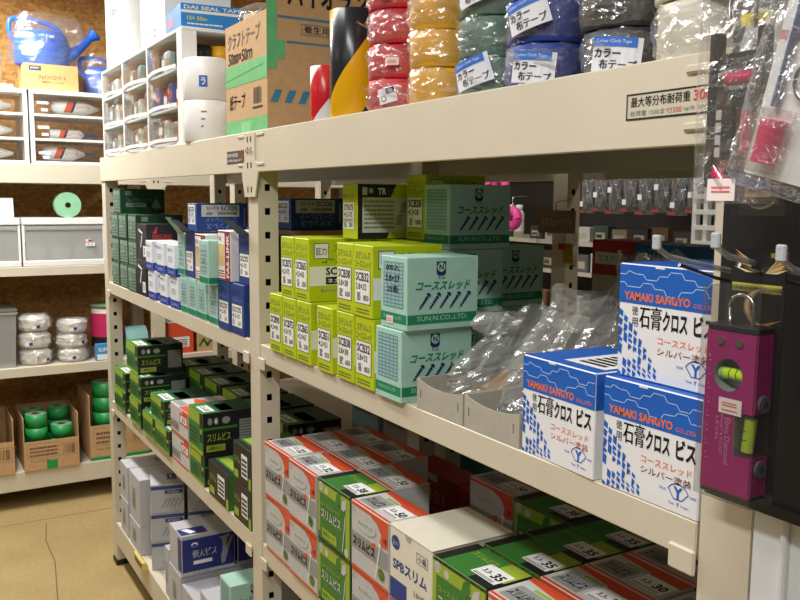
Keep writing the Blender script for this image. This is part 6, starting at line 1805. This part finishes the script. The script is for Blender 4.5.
    def swoosh(pts, w0, mt, f_):
        for i in range(len(pts)-1):
            u0, u1 = math.sin(math.pi*i/(len(pts)-1)), math.sin(math.pi*(i+1)/(len(pts)-1))
            p0, p1 = Vector(pts[i]), Vector(pts[i+1]); nn = Vector((-(p1-p0).y, (p1-p0).x)).normalized()
            m.poly(f_, [tuple(p0-nn*w0*u0), tuple(p1-nn*w0*u1), tuple(p1+nn*w0*u1+nn*1e-5), tuple(p0+nn*w0*u0+nn*1e-5)], mt)
    for q_ in range(7):
        zz = h+0.048+q_*0.0022
        swoosh([(0.024-0.004, h+0.044), (0.014, h+0.045+q_*0.0015), (0.003, zz)], 0.0010, FL if q_ % 2 else FL2, fk); swoosh([(0.030, h+0.044), (0.040, h+0.045+q_*0.0015), (0.049, zz)], 0.0010, FL if q_ % 2 else FL2, fk)
    ar = [(0.030+0.014*math.cos(math.radians(a)), h+0.018+0.014*math.sin(math.radians(a))) for a in range(60, 300, 15)]
    swoosh(ar, 0.0030, FL, fk); swoosh(ar, 0.0014, FL2, fk2); swoosh([(0.020, h+0.006), (0.030, h+0.004), (0.046, h+0.010)], 0.0016, FL, fk)
    m.rect(fk, 0.002, h+0.029, w+0.002, h+0.0355, mat('khaki_strip', (188, 178, 72), 0.5)); m.text(fk2, 'アルミポケットレベル', 0.005, h+0.030, 0.040, 0.0042, INK)
    m.rect(fk, 0.034, h+0.056, 0.046, h+0.0595, mat('khaki_strip', (188, 178, 72), 0.5)); m.build('card_print', t)
magenta_level()

PINKV = mat('pink_vial_liquid', (242, 36, 120), 0.2, var=0.03)
# ---- small black level with pink vials, in a clear bag
def pink_level():
    t = thing('spirit_level', 'small black level with pink vials hanging in a clear bag', 'spirit level', (1.279, -0.130, 1.404), 0.0)
    b = MB(); b.box(0.0, 0.006, 0, 0.012, 0.0, 0.112, BLACKPL, bev=0.001); b.box(0.040, 0.046, 0, 0.012, 0.0, 0.112, BLACKPL, bev=0.001)
    for (z0, z1) in ((0.0, 0.012), (0.058, 0.070), (0.086, 0.096)): b.box(0.006, 0.040, 0.001, 0.011, z0, z1, BLACKPL, bev=0.001)
    b.box(0.006, 0.022, 0.002, 0.010, 0.020, 0.058, BLACKPL); b.build('frame', t)
    def vial(p0, p1, r=0.0048):
        q = MB(); q.cyl(p0, p1, r, PINKV, n=16); v = q.build('vial', t)
        P0, P1 = Vector(p0), Vector(p1); d = (P1-P0)*0.14
        q = MB(); q.cyl(P0-d, P1+d, r*1.55, CLEARBOX, n=16); q.build('clear_barrel', v)
    vial((0.014, 0.005, 0.078), (0.036, 0.005, 0.078)); vial((0.032, 0.005, 0.024), (0.032, 0.005, 0.054)); vial((0.012, -0.001, 0.012), (0.022, -0.001, 0.000), 0.004)
    q = MB()
    for k in range(4): q.box(0.008, 0.0125, 0.0012, 0.002, 0.022+k*0.009, 0.029+k*0.009, LGREY)
    q.build('scale_marks', t)
    for x in (0.011, 0.035): MB().lathe([(0.0, 0.0), (0.004, 0.001), (0.0058, 0.005), (0.004, 0.009), (0.0, 0.010)], CLEARBOX, c=(x, 0.006, 0.1125), n=14).build('corner_bead', t)
    lp = MB(); lp.tube([(0.012, 0.006, 0.112), (0.012, 0.006, 0.130)]+[(0.023-0.011*math.cos(a*math.pi/8), 0.006, 0.130+0.010*math.sin(a*math.pi/8)) for a in range(9)]+[(0.034, 0.006, 0.112)], 0.0014, CHROME, n=8); lp.build('shackle', t)
    MB().box(0.016, 0.040, 0.013, 0.0135, 0.116, 0.124, mat('yellow_card', (222, 206, 40), 0.5)).build('yellow_card', t)
    bag = MB(); vs = []; fs = []; nx, nz = 9, 16
    for side, y in ((0, -0.004), (1, 0.018)):
        for j in range(nz+1):
            for i in range(nx+1):
                x = -0.012+0.070*i/nx; z = -0.012+0.150*j/nz
                e = 1.0 if 0 < i < nx else 0.0
                yy = 0.007+(y-0.007)*(0.35+0.65*e)+0.004*mnoise.noise(Vector((x*60, z*60, side*5)))
                vs.append((x, yy, z))
        o = side*(nx+1)*(nz+1)
        for j in range(nz):
            for i in range(nx): a = o+j*(nx+1)+i; fs.append((a, a+1, a+nx+2, a+nx+1))
    bag.add(vs, fs, CLEARFILM); bag.build('clear_bag', t)
    g = MB(); g.box(0.010, 0.034, -0.0068, -0.0062, -0.010, 0.006, PINKTAG); textlines(g, lambda a, b_: (a, -0.0072, b_), 0.014, -0.004, 0.016, 0.006, 2, PINKINK, random.Random(2)); g.build('price_tag', t)
pink_level()
# ---- white carded vial in a clear bag
def carded_vial(label, loc, rz, ring=True):
    t = thing('line_level', label, 'level', loc, rz)
    tilt = math.radians(14); ca, sa = math.cos(tilt), math.sin(tilt)
    def T(a, y, b): return (a*ca+b*sa, y, -a*sa+b*ca)
    q = MB(); w, h = 0.048, 0.135
    vs = [T(0, 0, 0), T(w, 0, 0), T(w, 0, h), T(0, 0, h), T(0, 0.001, 0), T(w, 0.001, 0), T(w, 0.001, h), T(0, 0.001, h)]
    q.add(vs, [(0, 1, 2, 3), (7, 6, 5, 4), (0, 4, 5, 1), (1, 5, 6, 2), (2, 6, 7, 3), (3, 7, 4, 0)], PAPERW); q.build('card', t)
    q = MB(); q.rect(lambda a, b: T(a, -0.0004, b), 0.0, 0.088, w, 0.094, mat('rose_strip', (206, 150, 150), 0.5)); q.build('card_print', t)
    q = MB(); q.cyl(T(0.013, -0.004, 0.046), T(0.013, -0.004, 0.112), 0.0030, mat('blue_grey_rod', (120, 134, 160), 0.25, metal=0.6), n=12); q.build('rod', t)
    q = MB(); q.cyl(T(0.018, -0.007, 0.010), T(0.018, -0.007, 0.038), 0.0085, PINKV, n=18); v = q.build('vial', t)
    q = MB(); q.cyl(T(0.018, -0.007, 0.004), T(0.018, -0.007, 0.045), 0.0115, CLEARBOX, n=18); q.build('clear_barrel', v)
    if ring:
        q = MB(); q.tube([T(0.034+0.011*math.cos(a*math.pi/10), -0.004, 0.066+0.013*math.sin(a*math.pi/10)) for a in range(21)], 0.0017, CHROME, n=8); q.build('ring', t)
    bag = MB(); vs = []; fs = []; nx, nz = 8, 14
    for side in (0, 1):
        for j in range(nz+1):
            for i in range(nx+1):
                a, b_ = -0.004+(w+0.010)*i/nx, -0.010+(h+0.02)*j/nz
                e = 1.0 if 0 < i < nx and j > 0 else 0.1
                y = (-0.022 if side == 0 else 0.003)*e+0.003*mnoise.noise(Vector((a*70, b_*70, side*9+1)))
                vs.append(T(a, y, b_))
        o = side*(nx+1)*(nz+1)
        for j in range(nz):
            for i in range(nx): k = o+j*(nx+1)+i; fs.append((k, k+1, k+nx+2, k+nx+1))
    bag.add(vs, fs, CLEARFILM); bag.build('clear_bag', t)
carded_vial('pink line level on a tilted white card in a clear bag', (1.330, -0.150, 1.414), 0.0)
t = carded_vial('pink line level on a white card tucked behind the small black level', (1.240, -0.085, 1.412), 0.35, ring=False)
for k, (x, lab) in enumerate(((1.282, 'first'), (1.340, 'second'))):
    t = thing('blister_pack', 'clear blister pack with a steel loop and white price tag, %s from the rack post' % lab, 'blister pack', (x, -0.100, 1.383-0.008*k), 0.0)
    q = MB(); q.box(0, 0.046, 0, 0.010, 0.0, 0.040, CLEARBOX); q.build('case', t)
    q = MB(); q.tube([(0.023-0.013*math.cos(a*math.pi/10), 0.004, 0.016-0.010*math.sin(a*math.pi/10)) for a in range(11)], 0.0014, CHROME, n=8); q.build('steel_loop', t)
    q = MB(); q.box(0.012, 0.034, -0.0010, -0.0004, 0.014, 0.030, PINKTAG); textlines(q, lambda a, b_: (a, -0.0015, b_), 0.016, 0.018, 0.014, 0.008, 2, PINKINK, random.Random(3)); q.build('price_tag', t)

# ---------------------------------------------------------------- rear rack goods and the aisle behind, seen through the gap
ZR = 1.0838
def simple_box(name, label, loc, w, d, h, m, draw=None, cat='box', rot=0.0, group=None):
    t = thing(name, label, cat, loc, rot, group); carton(t, w, d, h, {'all': m} if not isinstance(m, dict) else m)
    if draw:
        p = MB(); draw(p, face('front', w, d, h), face('front', w, d, h, 0.0008), w, h); p.build('print', t)
    return t
def d_blue(p, f, f2, w, h):
    p.rect(f, 0.004, h-0.075, w*0.72, h-0.040, PAPERW); p.text(f2, '立体美', w*0.2, h-0.036, w*0.42, 0.026, PAPERW, bold=0.04); p.text(f2, 'マスク', w*0.64, h-0.034, w*0.2, 0.018, PAPERW); p.rect(f2, w*0.60, h-0.078, w*0.82, h-0.056, mat('amber_print', (232, 150, 40), 0.5)); textlines(p, f2, 0.01, h-0.068, w*0.4, 0.02, 3, BLUE, random.Random(1))
simple_box('small_carton', 'sky blue carton with white lettering on the rear rack', (0.455, 0.660, ZR), 0.150, 0.10, 0.222, mat('sky_carton_rear', (50, 128, 196), 0.5), d_blue)
def d_red(p, f, f2, w, h):
    p.rect(f, 0.010, h-0.052, w*0.72, h-0.026, PAPERW); p.rect(f, w*0.80, h-0.040, w*0.97, h-0.026, GREYINK); p.text(f2, 'マスク', 0.02, h-0.046, w*0.4, 0.014, GREYINK); p.rect(f, 0.004, 0.02, w-0.004, h-0.075, LGREY)
simple_box('small_carton', 'red and white carton beside the sky blue one on the rear rack', (0.325, 0.665, ZR), 0.125, 0.10, 0.224, mat('red_carton_rear', (198, 50, 46), 0.5), d_red)
for k, (x, m, lb) in enumerate(((0.62, CREAMB, 'cream'), (0.80, mat('brown_box_rear', (126, 96, 70), 0.6), 'brown'), (-0.62, GREYBOARD, 'grey'), (-0.40, TEALP, 'teal'))):
    simple_box('small_carton', '%s carton standing on the rear rack' % lb, (x+0.04, 0.66, ZR), 0.15, 0.05, 0.12, m, lambda p, f, f2, w, h: textlines(p, f, 0.02, h*0.4, w*0.6, h*0.3, 3, GREYINK, random.Random(2)))
# brown carded pack with golden fittings, at the rack's back
t = thing('blister_pack', 'brown carded pack with golden fittings hanging over the rear rack', 'blister pack', (0.020, 0.765, 1.225), 0.35)
b = MB(); b.box(0, 0.105, 0, 0.002, 0.085, 0.142, mat('brown_card', (150, 124, 98), 0.6)); b.text(lambda a, c: (a, -0.0006, c), 'スクリュードリル', 0.010, 0.104, 0.085, 0.020, LGREY, bold=0.03); b.build('card', t)
b = MB(); b.box(0.0, 0.105, -0.010, 0.012, 0.0, 0.085, CLEARBOX); b.build('clear_pouch', t)
b = MB(); b.box(0.070, 0.098, -0.002, 0.010, 0.006, 0.060, mat('gold_fitting', (196, 160, 50), 0.3, metal=0.7), bev=0.004); b.build('golden_fitting', t)
b = MB(); b.box(0.066, 0.082, -0.012, -0.0105, 0.044, 0.060, mat('signal_red_print', (196, 40, 44), 0.5)); b.build('red_tag', t)
b = MB(); b.tube([(0.05, 0.0, 0.142), (0.05, 0.0, 0.162), (0.05, 0.075, 0.170)], 0.002, CHROME, n=6); b.build('wire_hanger', t)

# shelf fixture across the rear aisle with hanging goods
DG = mat('dark_gondola', (58, 56, 52), 0.6)
gx0 = -2.60
gond = thing('gondola_shelf', 'dark store fixture across the rear aisle with hanging goods', 'shelf', (0, 2.05, 0))
MB().box(gx0, 1.4, 0.34, 0.36, 0.0, 2.1, DG).build('back_panel', gond)
MB().box(gx0, 1.4, -0.05, 0.34, 0.0, 0.20, DG).build('plinth', gond)
for z in (0.55, 0.82, 1.06, 1.20, 1.60, 1.85):
    MB().box(gx0, 1.4, 0.02 if z > 1.0 else -0.05, 0.34, z-0.02, z, STEEL_DK).build('shelf_board', gond)
for x in (gx0, -1.70, -0.85, 0.0, 0.85):
    MB().box(x-0.015, x+0.015, 0.31, 0.34, 0.2, 2.1, DG).build('upright', gond)
# black net bags hung in a row
NETM = mat('black_net', (44, 46, 52), 0.45, var=0.5, scale=160)
for k in range(9):
    x = -1.10+k*0.085
    t = thing('net_bag', 'black mesh net hanging in the rear aisle with a white price tag', 'net', (x, 1.985, 1.335+0.01*(k % 2)), 0.0, 'black nets in the rear aisle')
    b = MB(); crumple(b, (0, 0, 0), 0.040, 0.028, 0.185, CLEARFILM, 100+k, amp=0.15, top=0.5, n=14); b.build('clear_bag', t)
    b = MB(); b.lathe([(0.0, 0.01), (0.030, 0.012), (0.034, 0.06), (0.030, 0.13), (0.012, 0.175), (0.0, 0.176)], NETM, n=12, sy=0.6); b.build('net', t)
    LN = mat('net_lines', (176, 180, 186), 0.4, var=0.1)
    b = MB()
    for q in range(5): b.tube([(0.036*math.cos(q*1.2-2.6+0.25*j)*0.97, 0.024*math.sin(q*1.2-2.6+0.25*j), 0.02+0.024*j) for j in range(6)], 0.0009, LN, n=4)
    for q in range(5): b.tube([(0.036*math.cos(q*1.2-2.6-0.25*j)*0.97, 0.024*math.sin(q*1.2-2.6-0.25*j), 0.02+0.024*j) for j in range(6)], 0.0009, LN, n=4)
    b.build('net_cords', t)
    b = MB(); b.box(-0.010, 0.012, -0.046, -0.0455, 0.03+0.03*(k % 3), 0.052+0.03*(k % 3), PAPERW); b.build('price_tag', t)
    b = MB(); b.box(-0.022, 0.018, -0.047, -0.0465, 0.002, 0.014, mat('rust_label', (150, 60, 46), 0.5)); b.build('label', t)
    b = MB(); b.tube([(0, 0, 0.176), (0, 0, 0.200), (0, 0.08, 0.205)], 0.002, CHROME, n=6); b.build('wire_hook', t)
# assorted goods under the nets
pal = [mat('goods_%d' % i, c, 0.5) for i, c in enumerate(((70, 66, 60), (150, 136, 112), (96, 98, 100), (120, 90, 66), (60, 84, 70), (188, 180, 160), (52, 52, 60), (200, 196, 190)))]
gl = ('dark', 'sand', 'grey', 'brown', 'olive', 'cream', 'charcoal', 'white')
for row, (z, y) in enumerate(((1.2005, 2.08), (1.0605, 2.07), (0.8205, 2.03))):
    for k in range(16):
        x = -1.62+k*0.115; i = (k*5+row*3) % 8; hh = (0.085, 0.10, 0.16)[row]*(0.75+0.25*((k*7) % 5)/5)
        simple_box('small_carton', '%s goods packet on the rear aisle fixture' % gl[i], (x+jit(0.006), y, z), 0.090, 0.05, hh, pal[i], lambda p, f, f2, w, h: (p.rect(f, w*0.15, h*0.2, w*0.8, h*0.62, pal[5]), p.rect(f2, w*0.2, h*0.3, w*0.6, h*0.5, pal[(k+2) % 8])), 'packet', 0.0, '%s packets on the rear fixture' % gl[i])
# pink scrubbers and cans left of the nets
PK = mat('pink_goods', (226, 70, 150), 0.45, var=0.1)
for k, (x, z, r) in enumerate(((-1.98, 1.46, 0.055), (-1.84, 1.465, 0.05), (-1.70, 1.46, 0.055), (-1.60, 1.30, 0.055))):
    t = thing('scrubber', 'pink round scrubber hanging in the rear aisle' if k < 3 else 'pink ring scrubber hanging below the others in the rear aisle', 'scrubber', (x, 1.955, z), 0.0, 'pink scrubbers' if k < 3 else None)
    b = MB(); b.tube([(r*0.7*math.cos(a*math.pi/10), 0, r*0.7*math.sin(a*math.pi/10)) for a in range(21)], r*0.42, PK, n=8); b.build('ring', t)
    b = MB(); b.tube([(0, 0, r), (0, 0, r+0.05), (0, 0.09, r+0.055)], 0.002, CHROME, n=6); b.build('wire_hook', t)
for k in range(7):
    x = -2.15+k*0.07
    t = thing('spray_can', '%s can with white cap on the rear aisle fixture' % ('red', 'amber', 'white', 'dark', 'blue', 'green', 'cream')[k], 'can', (x, 2.10, 1.2005))
    b = MB(); b.lathe([(0, 0), (0.027, 0), (0.027, 0.12), (0.02, 0.135), (0, 0.136)], (REDB, T_YEL, PAPERW, BLACKB, BLUE, GREEN, CREAMB)[k], n=18); b.build('can', t)
    b = MB(); b.lathe([(0.0, 0.136), (0.018, 0.136), (0.018, 0.165), (0, 0.166)], WHITE, n=16); b.build('cap', t)
    b = MB(); b.lathe([(0.0274, 0.03), (0.0274, 0.075)], PAPERW, n=18); b.build('label', t)
# yellow tape measure and blade on the rear rack, near the end
t = thing('tape_measure', 'yellow and black tape measure hanging behind the blue cartons', 'tape measure', (0.690, 0.640, 1.245), 0.2)
b = MB(); b.prism([(0, 0), (0.062, 0), (0.066, 0.02), (0.058, 0.052), (0.036, 0.064), (0.012, 0.058), (0, 0.04)], 'y', 0, 0.035, mat('tape_measure_yellow', (226, 150, 30), 0.4)); b.build('body', t)
b = MB(); b.box(0.012, 0.040, -0.001, 0, 0.014, 0.044, BLACKPL); b.text(lambda a, c: (a, -0.0016, c), '5', 0.020, 0.020, 0.012, 0.018, T_YEL, bold=0.05); b.build('label', t)
b = MB(); b.tube([(0.03, 0.017, 0.064), (0.03, 0.017, 0.09), (0.03, 0.10, 0.10)], 0.002, CHROME, n=6); b.build('hanger', t)
simple_box('small_carton', 'tall blue and yellow carded pack beside the tape measure', (0.735, 0.74, ZR), 0.10, 0.05, 0.30, {'all': CREAMB, 'front': T_YEL}, lambda p, f, f2, w, h: (p.rect(f, 0.004, h*0.1, w*0.35, h*0.92, BLUE), p.text(f2, '替刃', w*0.45, h*0.78, w*0.4, 0.03, INK, bold=0.03)))
# white wire rack panel at the end of the rear aisle
wr = thing('wire_rack', 'white perforated steel stand at the end of the rear aisle', 'stand', (-0.185, 1.60, 0.0))
for x in (0.0, 0.045, 0.09): MB().box(x-0.008, x+0.008, -0.01, 0.01, 0.0, 1.62, WHITE).build('upright', wr)
for k in range(26): MB().box(0.0, 0.09, -0.012, -0.010, 0.30+k*0.05, 0.316+k*0.05, WHITE).build('cross_slat', wr)

# low shelf goods on the rear rack, dim behind the slim cartons
for k, (x, m, lb) in enumerate(((-0.62, TEALP, 'pale teal'), (-0.42, GREYBOARD, 'grey'), (-0.22, mat('deep_teal_board', (40, 110, 104), 0.5), 'deep teal'), (0.06, mat('deep_teal_board', (40, 110, 104), 0.5), 'teal'), (0.26, GREYBOARD, 'pale grey'), (0.48, OFFW, 'off-white'), (0.70, REDB, 'dull red'), (0.90, OFFW, 'dull white'))):
    simple_box('screw_box', '%s carton on the low shelf of the rear rack' % lb, (x, 0.560, ZL), 0.17, 0.15, 0.19, m, lambda p, f, f2, w, h: textlines(p, f, 0.02, h*0.5, w*0.6, h*0.25, 3, GREYINK, random.Random(2)))
